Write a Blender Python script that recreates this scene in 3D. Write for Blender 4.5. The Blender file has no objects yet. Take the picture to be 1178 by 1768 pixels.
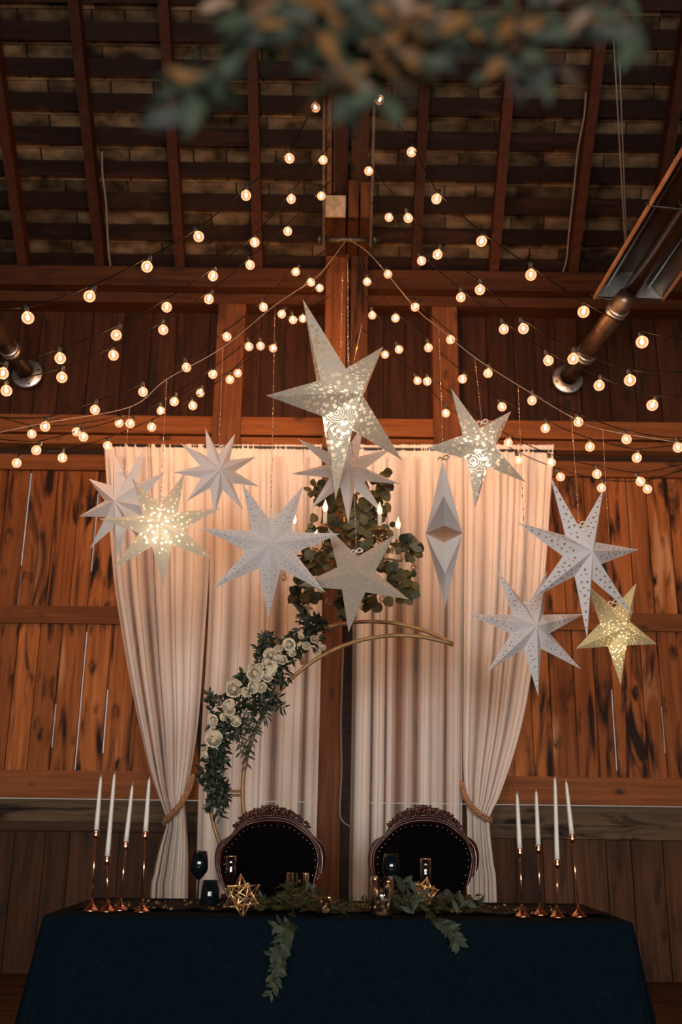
import bpy, math, random
from mathutils import Vector, Matrix
random.seed(7)
D = bpy.data
SC = bpy.context.scene
COL = SC.collection
PI = math.pi

# ------------------------------------------------------------------ camera
FPX = 1718.0
PITCH, ROLL = math.radians(17.0), math.radians(0.75)
CP = Vector((0, 0, 1.15))
_F = Vector((0, math.cos(PITCH), math.sin(PITCH)))
_U0 = Vector((0, -math.sin(PITCH), math.cos(PITCH)))
_R = math.cos(ROLL) * Vector((1, 0, 0)) + math.sin(ROLL) * _U0
_U = math.cos(ROLL) * _U0 - math.sin(ROLL) * Vector((1, 0, 0))
cam = D.cameras.new('camera')
cam.sensor_fit = 'VERTICAL'
cam.sensor_height = 36.0
cam.lens = FPX * 36.0 / 1768.0
cam.clip_start = 0.05
cam.dof.use_dof = True
cam.dof.focus_distance = 5.4
cam.dof.aperture_fstop = 1.7
co = D.objects.new('camera', cam)
COL.objects.link(co)
m = Matrix.Identity(4)
for i in range(3):
    m[i][0], m[i][1], m[i][2], m[i][3] = _R[i], _U[i], -_F[i], CP[i]
co.matrix_world = m
SC.camera = co

def ray(px, py):
    return _F + _R * ((px - 589) / FPX) + _U * ((884 - py) / FPX)
def P(px, py, Y):            # point seen at that pixel on the vertical plane at distance Y
    d = ray(px, py)
    return CP + d * (Y / d.y)
def PZ(px, py, z):           # point seen at that pixel on the horizontal plane at height z
    d = ray(px, py)
    return CP + d * ((z - CP.z) / d.z)

# ------------------------------------------------------------------ world and daylight
W = D.worlds.new('world')
SC.world = W
W.use_nodes = True
W.node_tree.nodes['Background'].inputs[0].default_value = (1.0, 0.97, 0.93, 1)
W.node_tree.nodes['Background'].inputs[1].default_value = .8
YR = -7.0
WINS = [(-3.4, 2.3, 1.5, 2.2), (0.2, 2.3, 1.5, 2.2), (3.6, 2.3, 1.5, 2.2)]      # rear windows: x, z centre, width, height
DAY_POWER = 490.0
for (wx, wz, ww, wh) in WINS:
    L = D.lights.new('daylight', 'AREA')
    L.shape = 'RECTANGLE'; L.size = ww; L.size_y = wh
    L.energy = DAY_POWER; L.color = (1.0, 0.97, 0.93)
    lo = D.objects.new('daylight', L); COL.objects.link(lo)
    lo.location = (wx, YR - 0.45, wz)
    lo.rotation_euler = (math.radians(90), 0, 0)     # faces +Y, into the barn
BULB_E = 960.0
LAMP_COL = (1.0, 0.47, 0.19)
SC.view_settings.view_transform = 'Standard'
SC.view_settings.look = 'None'
SC.view_settings.exposure = 0.0
SC.view_settings.gamma = 1.0
SC.cycles.max_bounces = 7
SC.cycles.diffuse_bounces = 3
SC.cycles.glossy_bounces = 3
SC.cycles.transparent_max_bounces = 16
SC.cycles.caustics_reflective = False
SC.cycles.caustics_refractive = False
SC.cycles.sample_clamp_indirect = 4.0
SC.cycles.use_denoising = True

# ------------------------------------------------------------------ materials
def nm(name):
    mt = D.materials.new(name); mt.use_nodes = True
    nt = mt.node_tree
    return mt, nt, nt.nodes['Principled BSDF'], nt.nodes['Material Output']
def pbr(name, col, rough=0.6, metal=0.0, spec=0.5, coat=0.0, sheen=0.0):
    mt, nt, b, o = nm(name)
    b.inputs['Base Color'].default_value = (*col, 1)
    b.inputs['Roughness'].default_value = rough
    b.inputs['Metallic'].default_value = metal
    b.inputs['Specular IOR Level'].default_value = spec
    b.inputs['Coat Weight'].default_value = coat
    b.inputs['Sheen Weight'].default_value = sheen
    return mt
def noisy(name, c1, c2, scale=20, rough=0.6, metal=0.0, bump=0.0, stretch=(1, 1, 1)):
    mt, nt, b, o = nm(name); N = nt.nodes; K = nt.links
    tc = N.new('ShaderNodeTexCoord'); mp = N.new('ShaderNodeMapping'); mp.inputs['Scale'].default_value = stretch
    K.new(tc.outputs['Object'], mp.inputs[0])
    n = N.new('ShaderNodeTexNoise'); n.inputs['Scale'].default_value = scale; n.inputs['Detail'].default_value = 5
    K.new(mp.outputs[0], n.inputs['Vector'])
    r = N.new('ShaderNodeValToRGB')
    r.color_ramp.elements[0].position = .32; r.color_ramp.elements[0].color = (*c1, 1)
    r.color_ramp.elements[1].position = .68; r.color_ramp.elements[1].color = (*c2, 1)
    K.new(n.outputs[0], r.inputs[0]); K.new(r.outputs[0], b.inputs['Base Color'])
    b.inputs['Roughness'].default_value = rough; b.inputs['Metallic'].default_value = metal
    if bump:
        bp = N.new('ShaderNodeBump'); bp.inputs['Strength'].default_value = bump; bp.inputs['Distance'].default_value = .01
        K.new(n.outputs[0], bp.inputs['Height']); K.new(bp.outputs[0], b.inputs['Normal'])
    return mt
def wood(name, c1, c2, dark, axis='Z', stain=0.5, knots=0.5, pale=None, rough=0.62):
    """board wood: grain stretched along the axis, every board shifted by its 'tone' attribute"""
    mt, nt, b, o = nm(name); N = nt.nodes; K = nt.links
    tc = N.new('ShaderNodeTexCoord'); at = N.new('ShaderNodeAttribute'); at.attribute_name = 'tone'
    vm = N.new('ShaderNodeVectorMath'); vm.operation = 'MULTIPLY_ADD'
    K.new(at.outputs['Fac'], vm.inputs[0]); vm.inputs[1].default_value = (37.7, 23.1, 41.3); K.new(tc.outputs['Object'], vm.inputs[2])
    def mapped(s_along, s_cross):
        mp = N.new('ShaderNodeMapping')
        mp.inputs['Scale'].default_value = tuple(s_along if a == axis else s_cross for a in 'XYZ')
        K.new(vm.outputs[0], mp.inputs[0]); return mp.outputs[0]
    def noise(vec, det=6, dist=0.0, sc=1.0):
        n = N.new('ShaderNodeTexNoise'); n.inputs['Scale'].default_value = sc; n.inputs['Detail'].default_value = det
        n.inputs['Distortion'].default_value = dist; K.new(vec, n.inputs['Vector']); return n.outputs[0]
    def ramp(v, p0, p1, a=(0, 0, 0), c=(1, 1, 1)):
        r = N.new('ShaderNodeValToRGB'); r.color_ramp.elements[0].position = p0; r.color_ramp.elements[1].position = p1
        r.color_ramp.elements[0].color = (*a, 1); r.color_ramp.elements[1].color = (*c, 1)
        K.new(v, r.inputs[0]); return r.outputs[0]
    def mix(f, a, c, mode='MIX'):
        x = N.new('ShaderNodeMix'); x.data_type = 'RGBA'; x.blend_type = mode
        if isinstance(f, float): x.inputs[0].default_value = f
        else: K.new(f, x.inputs[0])
        for s, v in ((6, a), (7, c)):
            if isinstance(v, tuple): x.inputs[s].default_value = (*v, 1)
            else: K.new(v, x.inputs[s])
        return x.outputs[2]
    g = noise(mapped(1.3, 26), 7, .6)
    col = mix(ramp(g, .3, .7), c1, c2)
    fine = noise(mapped(3, 120), 3)
    col = mix(ramp(fine, .35, .75, (.72, .72, .72), (1.06, 1.06, 1.06)), (0, 0, 0), col) if False else mix(1.0, col, ramp(fine, .3, .7, (.78, .76, .74), (1.05, 1.05, 1.05)), 'MULTIPLY')
    # board to board variation
    tn = ramp(at.outputs['Fac'], 0, 1, (.62, .58, .55), (1.18, 1.16, 1.12))
    col = mix(1.0, col, tn, 'MULTIPLY')
    if pale:
        pl = noise(mapped(.7, 7), 3, .4)
        col = mix(ramp(pl, .62, .72), col, pale)
    if stain:
        s1 = noise(mapped(1.1, 6.5), 8, 1.2)
        col = mix(ramp(s1, .60 - .09 * stain, .70 - .07 * stain), col, dark)
    if knots:
        v = N.new('ShaderNodeTexVoronoi'); v.feature = 'F1'; v.inputs['Scale'].default_value = 1.0
        K.new(mapped(3.3, 6.2), v.inputs['Vector'])
        kk = ramp(v.outputs['Distance'], .09 + .05 * knots, .20 + .07 * knots, (1, 1, 1), (0, 0, 0))
        k2 = mix(1.0, kk, ramp(noise(mapped(9, 22), 3), .35, .6), 'MULTIPLY')
        col = mix(k2, col, dark)
    K.new(col, b.inputs['Base Color'])
    b.inputs['Roughness'].default_value = rough
    b.inputs['Specular IOR Level'].default_value = .12
    bp = N.new('ShaderNodeBump'); bp.inputs['Strength'].default_value = .35; bp.inputs['Distance'].default_value = .004
    K.new(g, bp.inputs['Height']); K.new(bp.outputs[0], b.inputs['Normal'])
    return mt
def glass(name, tint=(1, 1, 1), trans=0.92, rough=0.02, emit=None, es=0.0):
    mt, nt, b, o = nm(name); N = nt.nodes; K = nt.links; N.remove(b)
    t = N.new('ShaderNodeBsdfTransparent'); t.inputs[0].default_value = (*tint, 1)
    g = N.new('ShaderNodeBsdfGlossy'); g.inputs['Roughness'].default_value = rough
    fr = N.new('ShaderNodeLayerWeight'); fr.inputs['Blend'].default_value = .25
    mr = N.new('ShaderNodeMapRange'); K.new(fr.outputs['Fresnel'], mr.inputs[0])
    mr.inputs[1].default_value = 0; mr.inputs[2].default_value = 1; mr.inputs[3].default_value = 1 - trans; mr.inputs[4].default_value = .75
    mx = N.new('ShaderNodeMixShader'); K.new(mr.outputs[0], mx.inputs[0]); K.new(t.outputs[0], mx.inputs[1]); K.new(g.outputs[0], mx.inputs[2])
    out = mx.outputs[0]
    if emit:
        e = N.new('ShaderNodeEmission'); e.inputs[0].default_value = (*emit, 1); e.inputs[1].default_value = es
        ad = N.new('ShaderNodeAddShader'); K.new(out, ad.inputs[0]); K.new(e.outputs[0], ad.inputs[1]); out = ad.outputs[0]
    K.new(out, o.inputs[0])
    return mt
def emission(name, col, s):
    mt, nt, b, o = nm(name); N = nt.nodes; N.remove(b)
    e = N.new('ShaderNodeEmission'); e.inputs[0].default_value = (*col, 1); e.inputs[1].default_value = s
    nt.links.new(e.outputs[0], o.inputs[0]); return mt
def paper(name, col, hole, scale, size, trans=0.3, hole_trans=0.3, rnd=.6, ring=False):
    """star paper with pierced holes backed by thin tissue"""
    mt, nt, b, o = nm(name); N = nt.nodes; K = nt.links; N.remove(b)
    tc = N.new('ShaderNodeTexCoord')
    v = N.new('ShaderNodeTexVoronoi'); v.inputs['Scale'].default_value = scale; v.inputs['Randomness'].default_value = rnd
    K.new(tc.outputs['Object'], v.inputs['Vector'])
    r = N.new('ShaderNodeValToRGB'); r.color_ramp.elements[0].position = size; r.color_ramp.elements[1].position = size + .05
    r.color_ramp.elements[0].color = (1, 1, 1, 1); r.color_ramp.elements[1].color = (0, 0, 0, 1)
    K.new(v.outputs['Distance'], r.inputs[0])
    mask = r.outputs[0]
    if ring:
        v2 = N.new('ShaderNodeTexVoronoi'); v2.inputs['Scale'].default_value = scale * .36; v2.inputs['Randomness'].default_value = .9
        K.new(tc.outputs['Object'], v2.inputs['Vector'])
        w = N.new('ShaderNodeMath'); w.operation = 'MULTIPLY'; w.inputs[1].default_value = 46; K.new(v2.outputs['Distance'], w.inputs[0])
        s = N.new('ShaderNodeMath'); s.operation = 'SINE'; K.new(w.outputs[0], s.inputs[0])
        r2 = N.new('ShaderNodeValToRGB'); r2.color_ramp.elements[0].position = .55; r2.color_ramp.elements[1].position = .8
        K.new(s.outputs[0], r2.inputs[0])
        mxm = N.new('ShaderNodeMath'); mxm.operation = 'MULTIPLY_ADD'; mxm.use_clamp = True
        K.new(r2.outputs[0], mxm.inputs[0]); mxm.inputs[1].default_value = .35; K.new(mask, mxm.inputs[2]); mask = mxm.outputs[0]
    def sh(c, t):
        d = N.new('ShaderNodeBsdfDiffuse'); d.inputs[0].default_value = (*c, 1)
        tr = N.new('ShaderNodeBsdfTranslucent'); tr.inputs[0].default_value = (*c, 1)
        x = N.new('ShaderNodeMixShader'); x.inputs[0].default_value = t
        K.new(d.outputs[0], x.inputs[1]); K.new(tr.outputs[0], x.inputs[2]); return x.outputs[0]
    mx = N.new('ShaderNodeMixShader'); K.new(mask, mx.inputs[0]); K.new(sh(col, trans), mx.inputs[1]); K.new(sh(hole, hole_trans), mx.inputs[2])
    K.new(mx.outputs[0], o.inputs[0]); return mt
def sheer(name, col, trans, clear):
    mt, nt, b, o = nm(name); N = nt.nodes; K = nt.links; N.remove(b)
    d = N.new('ShaderNodeBsdfDiffuse'); d.inputs[0].default_value = (*col, 1)
    tr = N.new('ShaderNodeBsdfTranslucent'); tr.inputs[0].default_value = (*col, 1)
    x = N.new('ShaderNodeMixShader'); x.inputs[0].default_value = trans
    K.new(d.outputs[0], x.inputs[1]); K.new(tr.outputs[0], x.inputs[2])
    cl = N.new('ShaderNodeBsdfTransparent')
    # 'tone' sets how thin or dense each fold of the veil is
    at = N.new('ShaderNodeAttribute'); at.attribute_name = 'tone'
    mr = N.new('ShaderNodeMapRange'); mr.inputs[3].default_value = 0.0; mr.inputs[4].default_value = clear
    K.new(at.outputs['Fac'], mr.inputs[0])
    y = N.new('ShaderNodeMixShader'); K.new(mr.outputs[0], y.inputs[0]); K.new(x.outputs[0], y.inputs[1]); K.new(cl.outputs[0], y.inputs[2])
    K.new(y.outputs[0], o.inputs[0]); return mt
def leafmat(name, c1, c2, rough=.5):
    mt, nt, b, o = nm(name); N = nt.nodes; K = nt.links
    at = N.new('ShaderNodeAttribute'); at.attribute_name = 'tone'
    r = N.new('ShaderNodeValToRGB'); r.color_ramp.elements[0].color = (*c1, 1); r.color_ramp.elements[1].color = (*c2, 1)
    K.new(at.outputs['Fac'], r.inputs[0]); K.new(r.outputs[0], b.inputs['Base Color'])
    b.inputs['Roughness'].default_value = rough
    tr = N.new('ShaderNodeBsdfTranslucent'); K.new(r.outputs[0], tr.inputs[0])
    x = N.new('ShaderNodeMixShader'); x.inputs[0].default_value = .25
    K.new(b.outputs[0], x.inputs[1]); K.new(tr.outputs[0], x.inputs[2]); K.new(x.outputs[0], o.inputs[0])
    return mt

M = {}
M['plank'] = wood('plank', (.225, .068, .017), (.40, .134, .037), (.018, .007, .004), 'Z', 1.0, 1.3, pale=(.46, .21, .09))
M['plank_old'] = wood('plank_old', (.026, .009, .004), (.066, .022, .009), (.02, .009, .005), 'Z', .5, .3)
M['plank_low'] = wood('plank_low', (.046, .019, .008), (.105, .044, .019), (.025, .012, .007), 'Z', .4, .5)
M['rail'] = wood('rail', (.15, .049, .014), (.255, .088, .026), (.05, .02, .01), 'X', 0, .7)
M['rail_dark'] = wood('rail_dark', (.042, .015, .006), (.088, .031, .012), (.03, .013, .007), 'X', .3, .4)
M['rail_grey'] = wood('rail_grey', (.065, .042, .023), (.13, .082, .047), (.006, .004, .003), 'X', .9, .3)
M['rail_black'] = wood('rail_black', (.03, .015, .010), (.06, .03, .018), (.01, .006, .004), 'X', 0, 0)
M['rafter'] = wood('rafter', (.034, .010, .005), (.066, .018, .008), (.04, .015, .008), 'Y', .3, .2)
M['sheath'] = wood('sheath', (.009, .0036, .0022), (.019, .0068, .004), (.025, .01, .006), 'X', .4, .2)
M['post'] = wood('post', (.085, .030, .012), (.17, .060, .022), (.06, .025, .012), 'Z', .2, .4)
M['post_dark'] = wood('post_dark', (.045, .018, .009), (.09, .036, .016), (.012, .006, .004), 'Z', .3, .2)
M['sawn'] = noisy('sawn_end', (.26, .17, .10), (.50, .38, .24), 14, .8, bump=.3)
M['floor'] = wood('floorboards', (.04, .018, .010), (.08, .036, .018), (.03, .015, .01), 'X', .3, .3, rough=.4)
M['shingle'] = noisy('shingle', (.030, .018, .009), (.20, .125, .066), 5, .95, bump=.4, stretch=(1, 1.6, 1.6))
def _tone(mt, lo, hi):
    nt = mt.node_tree; b = nt.nodes['Principled BSDF']; src = b.inputs['Base Color'].links[0].from_socket
    at = nt.nodes.new('ShaderNodeAttribute'); at.attribute_name = 'tone'
    mr = nt.nodes.new('ShaderNodeMapRange'); mr.inputs[3].default_value = lo; mr.inputs[4].default_value = hi
    nt.links.new(at.outputs['Fac'], mr.inputs[0])
    vm = nt.nodes.new('ShaderNodeVectorMath'); vm.operation = 'SCALE'
    nt.links.new(src, vm.inputs[0]); nt.links.new(mr.outputs[0], vm.inputs['Scale']); nt.links.new(vm.outputs[0], b.inputs['Base Color'])
    b.inputs['Specular IOR Level'].default_value = .1
_tone(M['shingle'], .32, .95)
M['wall_plain'] = noisy('side_boards', (.10, .05, .025), (.18, .09, .045), 3, .8)
M['steel'] = noisy('steel', (.035, .03, .026), (.08, .07, .06), 30, .45, .8, .1)
M['galv'] = noisy('galvanised', (.45, .47, .47), (.70, .72, .71), 25, .32, .9)
M['duct'] = noisy('duct_pipe', (.13, .085, .055), (.24, .165, .11), 12, .38, .85)
M['copperish'] = noisy('tube_metal', (.09, .055, .035), (.18, .11, .07), 12, .3, .9)
M['hood'] = pbr('reflector_sheet', (.13, .105, .085), .4, .95)
M['hoodout'] = noisy('hood_edge', (.55, .30, .18), (.8, .5, .32), 14, .4, .6)
M['cord'] = pbr('black_cord', (.004, .003, .003), .8, 0, .1)
M['socket'] = pbr('socket', (.02, .018, .015), .5)
M['wirew'] = pbr('pale_wire', (.40, .29, .2), .45, .3)
M['wireg'] = pbr('grey_cable', (.17, .15, .13), .5)
M['bead'] = pbr('copper_bead', (.85, .50, .30), .25, .9)
M['bulb'] = glass('bulb_glass', (1, .93, .85), .94, .03, (1.0, .38, .19), .62)
M['filament'] = emission('filament', LAMP_COL, BULB_E)
M['flame'] = emission('candle_bulb_glow', (1.0, .62, .32), 22)
M['candle_lamp'] = glass('candle_bulb_glass', (1, .95, .88), .9, .03, (1, .62, .36), 1.2)
M['star_white'] = paper('white_star_paper', (.78, .735, .72), (.30, .21, .16), 3, .0, .28, .3)
M['star_plain'] = paper('plain_star_paper', (.78, .74, .72), (.5, .42, .35), 40, .09, .3, .3)
M['star_gold'] = paper('pierced_star_paper', (.75, .695, .685), (.17, .085, .04), 3, .0, .25, .4, .45)
M['star_beige'] = paper('beige_star_paper', (.52, .44, .35), (.70, .62, .52), 46, .2, .3, .3, ring=True)
M['star_lace'] = paper('lace_star_paper', (.52, .44, .35), (1, .98, .92), 34, .34, .05, .92, .8, ring=True)
M['star_cream'] = paper('cream_star_paper', (.70, .60, .46), (1, .98, .86), 34, .25, .12, .95)
M['star_yellow'] = paper('yellow_star_paper', (.60, .48, .27), (1, .96, .78), 60, .24, .07, .95, .7)
M['hole_tan'] = noisy('tissue_behind_holes', (.16, .075, .035), (.34, .19, .09), 30, .8)
M['hole_pale'] = noisy('pale_tissue_behind_holes', (.30, .20, .15), (.48, .36, .28), 30, .8)
M['hole_glow'] = paper('thin_lit_tissue', (1, .97, .85), (1, .97, .85), 1, .01, .95, .95)
M['glow_w'] = emission('star_lamp', (1.0, .86, .66), 17)
M['glow_y'] = emission('star_lamp_warm', (1.0, .82, .48), 20)
M['sheer'] = sheer('sheer_curtain', (.95, .87, .80), .28, .88)
M['rope'] = noisy('rope', (.20, .09, .04), (.42, .22, .11), 60, .9, bump=.5)
M['gold'] = pbr('gold_paint', (.34, .185, .075), .5, .3)
M['gold2'] = pbr('gold_rod', (.95, .60, .28), .25, .9)
M['copper'] = pbr('copper', (.95, .47, .29), .18, 1.0)
M['wax'] = noisy('wax', (.66, .61, .53), (.72, .67, .59), 40, .5)
M['wick'] = pbr('wick', (.55, .5, .42), .8)
M['navy'] = noisy('navy_cloth', (.0018, .0050, .0080), (.0028, .0072, .0110), 60, .85, bump=.15)
M['navy'].node_tree.nodes['Principled BSDF'].inputs['Specular IOR Level'].default_value = .03
M['velvet'] = pbr('black_velvet', (.0015, .001, .001), .95, 0, .05, 0, 0)
M['mahog'] = noisy('mahogany', (.022, .004, .002), (.065, .011, .006), 12, .22, stretch=(1, 1, 4))
M['nail'] = pbr('nail_head', (.75, .65, .52), .25, .9)
M['bglass'] = pbr('black_glass', (.003, .006, .008), .03, 0, .5, 0)
M['cglass'] = glass('clear_glass', (.97, .96, .94), .95)
M['fleck'] = pbr('gold_fleck', (.95, .68, .32), .3, .9)
M['napkin'] = pbr('grey_napkin', (.05, .055, .075), .9)
M['petal'] = noisy('petal', (.72, .58, .40), (.86, .75, .58), 9, .7)
_tone(M['petal'], .78, 1.08)
M['leaf_dark'] = leafmat('leaf_dark', (.005, .011, .004), (.024, .038, .013))
M['leaf_green'] = leafmat('leaf_green', (.006, .012, .004), (.034, .052, .014), .6)
M['leaf_euc'] = leafmat('leaf_eucalyptus', (.018, .028, .013), (.20, .17, .065), .55)
M['leaf_near'] = leafmat('leaf_near', (.003, .006, .003), (.028, .042, .020), .6)
M['leaf_warm_lit'] = leafmat('leaf_warm_lit', (.02, .009, .003), (.17, .075, .018), .5)  # orange of warm bulb light on some leaves, painted into the colour
M['stem'] = pbr('stem', (.06, .05, .02), .7)
M['bronze'] = pbr('bronze_arm', (.40, .22, .11), .3, .85)
M['crystal'] = glass('crystal', (1, .93, .86), .72, .02)
M['drip'] = pbr('candle_sleeve', (.85, .74, .58), .5)
def runner_mat():
    mt, nt, b, o = nm('runner_cloth'); N = nt.nodes; K = nt.links
    tc = N.new('ShaderNodeTexCoord'); v = N.new('ShaderNodeTexVoronoi'); v.inputs['Scale'].default_value = 62
    K.new(tc.outputs['Object'], v.inputs['Vector'])
    r = N.new('ShaderNodeValToRGB'); r.color_ramp.elements[0].position = .085; r.color_ramp.elements[1].position = .11
    r.color_ramp.elements[0].color = (.95, .72, .45, 1); r.color_ramp.elements[1].color = (.004, .0036, .005, 1)
    K.new(v.outputs['Distance'], r.inputs[0]); K.new(r.outputs[0], b.inputs['Base Color'])
    r2 = N.new('ShaderNodeValToRGB'); r2.color_ramp.elements[0].position = .085; r2.color_ramp.elements[1].position = .11
    r2.color_ramp.elements[0].color = (1, 1, 1, 1); r2.color_ramp.elements[1].color = (0, 0, 0, 1)
    K.new(v.outputs['Distance'], r2.inputs[0]); K.new(r2.outputs[0], b.inputs['Metallic'])
    b.inputs['Roughness'].default_value = .6; b.inputs['Specular IOR Level'].default_value = .02
    return mt
M['runner'] = runner_mat()

# ------------------------------------------------------------------ mesh helper
class MB:
    def __init__(s): s.v = []; s.f = []; s.t = []; s.mi = []; s.smooth = []
    def add(s, vs, fs, tone=0.5, mi=0, smooth=False):
        b = len(s.v)
        s.v += [tuple(q) for q in vs]; s.t += [tone] * len(vs)
        s.f += [tuple(b + i for i in q) for q in fs]; s.mi += [mi] * len(fs); s.smooth += [smooth] * len(fs)
        return s
    def box(s, x0, x1, y0, y1, z0, z1, tone=None, mi=0):
        if tone is None: tone = random.random()
        return s.add([(x0, y0, z0), (x1, y0, z0), (x1, y1, z0), (x0, y1, z0), (x0, y0, z1), (x1, y0, z1), (x1, y1, z1), (x0, y1, z1)],
              [(0, 3, 2, 1), (4, 5, 6, 7), (0, 1, 5, 4), (1, 2, 6, 5), (2, 3, 7, 6), (3, 0, 4, 7)], tone, mi)
    def beam(s, a, b, w, h, up=Vector((0, 0, 1)), tone=None, mi=0):
        """box from a to b, w wide across, h tall along up"""
        a, b = Vector(a), Vector(b); d = (b - a).normalized(); sd = d.cross(up).normalized(); u = sd.cross(d).normalized()
        if tone is None: tone = random.random()
        vs = [c + sd * (w / 2 * i) + u * (h / 2 * j) for c in (a, b) for (i, j) in ((-1, -1), (1, -1), (1, 1), (-1, 1))]
        return s.add(vs, [(0, 1, 2, 3), (7, 6, 5, 4), (0, 4, 5, 1), (1, 5, 6, 2), (2, 6, 7, 3), (3, 7, 4, 0)], tone, mi)
    def tube(s, pts, r, n=8, tone=.5, mi=0, cap=True, closed=False):
        pts = [Vector(q) for q in pts]; m_ = len(pts)
        rs = r if isinstance(r, (list, tuple)) else [r] * m_
        vs = []; fs = []
        up = None
        for i, q in enumerate(pts):
            if closed: d = (pts[(i + 1) % m_] - pts[i - 1]).normalized()
            else: d = (pts[min(i + 1, m_ - 1)] - pts[max(i - 1, 0)]).normalized()
            if up is None:
                up = Vector((0, 0, 1)) if abs(d.z) < .9 else Vector((1, 0, 0))
            a = d.cross(up).normalized(); up = a.cross(d).normalized()
            for k in range(n):
                an = 2 * PI * k / n
                vs.append(q + (a * math.cos(an) + up * math.sin(an)) * rs[i])
        seg = m_ if closed else m_ - 1
        for i in range(seg):
            j = (i + 1) % m_
            for k in range(n):
                k2 = (k + 1) % n
                fs.append((i * n + k, i * n + k2, j * n + k2, j * n + k))
        if cap and not closed:
            fs.append(tuple(range(n - 1, -1, -1))); fs.append(tuple((m_ - 1) * n + k for k in range(n)))
        return s.add(vs, fs, tone, mi, True)
    def lathe(s, prof, c=(0, 0, 0), axis=None, n=20, tone=.5, mi=0):
        """profile of (radius, height) turned about the axis"""
        c = Vector(c); ax = Vector(axis).normalized() if axis is not None else Vector((0, 0, 1))
        t = Vector((1, 0, 0)) if abs(ax.x) < .9 else Vector((0, 1, 0))
        a = ax.cross(t).normalized(); b = ax.cross(a).normalized()
        vs = []; fs = []
        for (r, h) in prof:
            for k in range(n):
                an = 2 * PI * k / n
                vs.append(c + ax * h + (a * math.cos(an) + b * math.sin(an)) * max(r, 1e-5))
        for i in range(len(prof) - 1):
            for k in range(n):
                k2 = (k + 1) % n
                fs.append((i * n + k, (i + 1) * n + k, (i + 1) * n + k2, i * n + k2))
        return s.add(vs, fs, tone, mi, True)
    def ball(s, c, r, n=10, m_=7, tone=.5, mi=0, sc=(1, 1, 1)):
        c = Vector(c); vs = []; fs = []
        for i in range(m_ + 1):
            ph = PI * i / m_
            for k in range(n):
                an = 2 * PI * k / n
                vs.append(c + Vector((math.sin(ph) * math.cos(an) * r * sc[0], math.sin(ph) * math.sin(an) * r * sc[1], math.cos(ph) * r * sc[2])))
        for i in range(m_):
            for k in range(n):
                k2 = (k + 1) % n
                fs.append((i * n + k, (i + 1) * n + k, (i + 1) * n + k2, i * n + k2))
        return s.add(vs, fs, tone, mi, True)
    def leaf(s, base, d, nrm, ln, wd, tone=None, fold=.18, curl=.15, mi=0, rnd=False):
        base = Vector(base); d = Vector(d).normalized(); nrm = Vector(nrm)
        sd = d.cross(nrm)
        if sd.length < 1e-4: sd = d.cross(Vector((.3, .8, .5)))
        sd.normalize(); nn = sd.cross(d).normalized()
        if tone is None: tone = random.random()
        vs = []
        st = [(0, .12), (.12, .62), (.32, .92), (.5, 1), (.72, .84), (.9, .5), (1, .12)] if rnd else [(0, .06), (.18, .6), (.42, 1), (.7, .72), (1, .02)]
        for (t, w) in st:
            c = base + d * (ln * t) - nn * (curl * ln * t * t)
            o = nn * (fold * wd * w * .5)
            vs += [c + sd * (wd * w * .5) + o, c, c - sd * (wd * w * .5) + o]
        fs = []
        for i in range(len(st) - 1):
            a = i * 3
            fs += [(a, a + 1, a + 4, a + 3), (a + 1, a + 2, a + 5, a + 4)]
        return s.add(vs, fs, tone, mi, True)
    def build(s, name, mat, parent=None, loc=None, kind=None, label=None, cat=None, group=None):
        me = D.meshes.new(name)
        vs = s.v
        if loc is not None: vs = [(q[0] - loc[0], q[1] - loc[1], q[2] - loc[2]) for q in vs]
        me.from_pydata(vs, [], s.f)
        mats = mat if isinstance(mat, list) else [mat]
        for q in mats: me.materials.append(q)
        me.polygons.foreach_set('material_index', s.mi)
        me.polygons.foreach_set('use_smooth', s.smooth)
        at = me.attributes.new('tone', 'FLOAT', 'POINT'); at.data.foreach_set('value', s.t)
        me.update()
        o = D.objects.new(name, me); COL.objects.link(o)
        if loc is not None: o.location = loc
        if parent is not None:
            o.parent = parent
        tag(o, label, cat, group, kind)
        return o
def tag(o, label=None, cat=None, group=None, kind=None):
    if label: o['label'] = label
    if cat: o['category'] = cat
    if group: o['group'] = group
    if kind: o['kind'] = kind
    return o
def thing(name, loc, label, cat, group=None):
    o = D.objects.new(name, None); COL.objects.link(o); o.location = loc; o.empty_display_size = .05
    return tag(o, label, cat, group)
class Th:
    """a thing whose parts are given in world coordinates"""
    def __init__(s, name, loc, label, cat, group=None):
        s.loc = Vector(loc); s.o = thing(name, s.loc, label, cat, group)
    def part(s, mb, name, mat, label=None, kind=None):
        mb.v = [(q[0] - s.loc[0], q[1] - s.loc[1], q[2] - s.loc[2]) for q in mb.v]
        o = mb.build(name, mat, s.o); 
        return tag(o, label, kind=kind)
    def sub(s, mb, name, mat, par, label=None):
        off = s.loc + par.location
        mb.v = [(q[0] - off[0], q[1] - off[1], q[2] - off[2]) for q in mb.v]
        o = mb.build(name, mat, par)
        return tag(o, label)
def bez(pts, n=12, closed=False):
    """Catmull-Rom through the points"""
    pts = [Vector(q) for q in pts]; out = []; m_ = len(pts)
    rng_ = m_ if closed else m_ - 1
    for i in range(rng_):
        if closed: p0, p1, p2, p3 = pts[i - 1], pts[i], pts[(i + 1) % m_], pts[(i + 2) % m_]
        else: p0, p1, p2, p3 = pts[max(i - 1, 0)], pts[i], pts[i + 1], pts[min(i + 2, m_ - 1)]
        for k in range(n):
            t = k / n
            out.append(.5 * ((2 * p1) + (p2 - p0) * t + (2 * p0 - 5 * p1 + 4 * p2 - p3) * t * t + (3 * p1 - p0 - 3 * p2 + p3) * t ** 3))
    if not closed: out.append(pts[-1])
    return out

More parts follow.
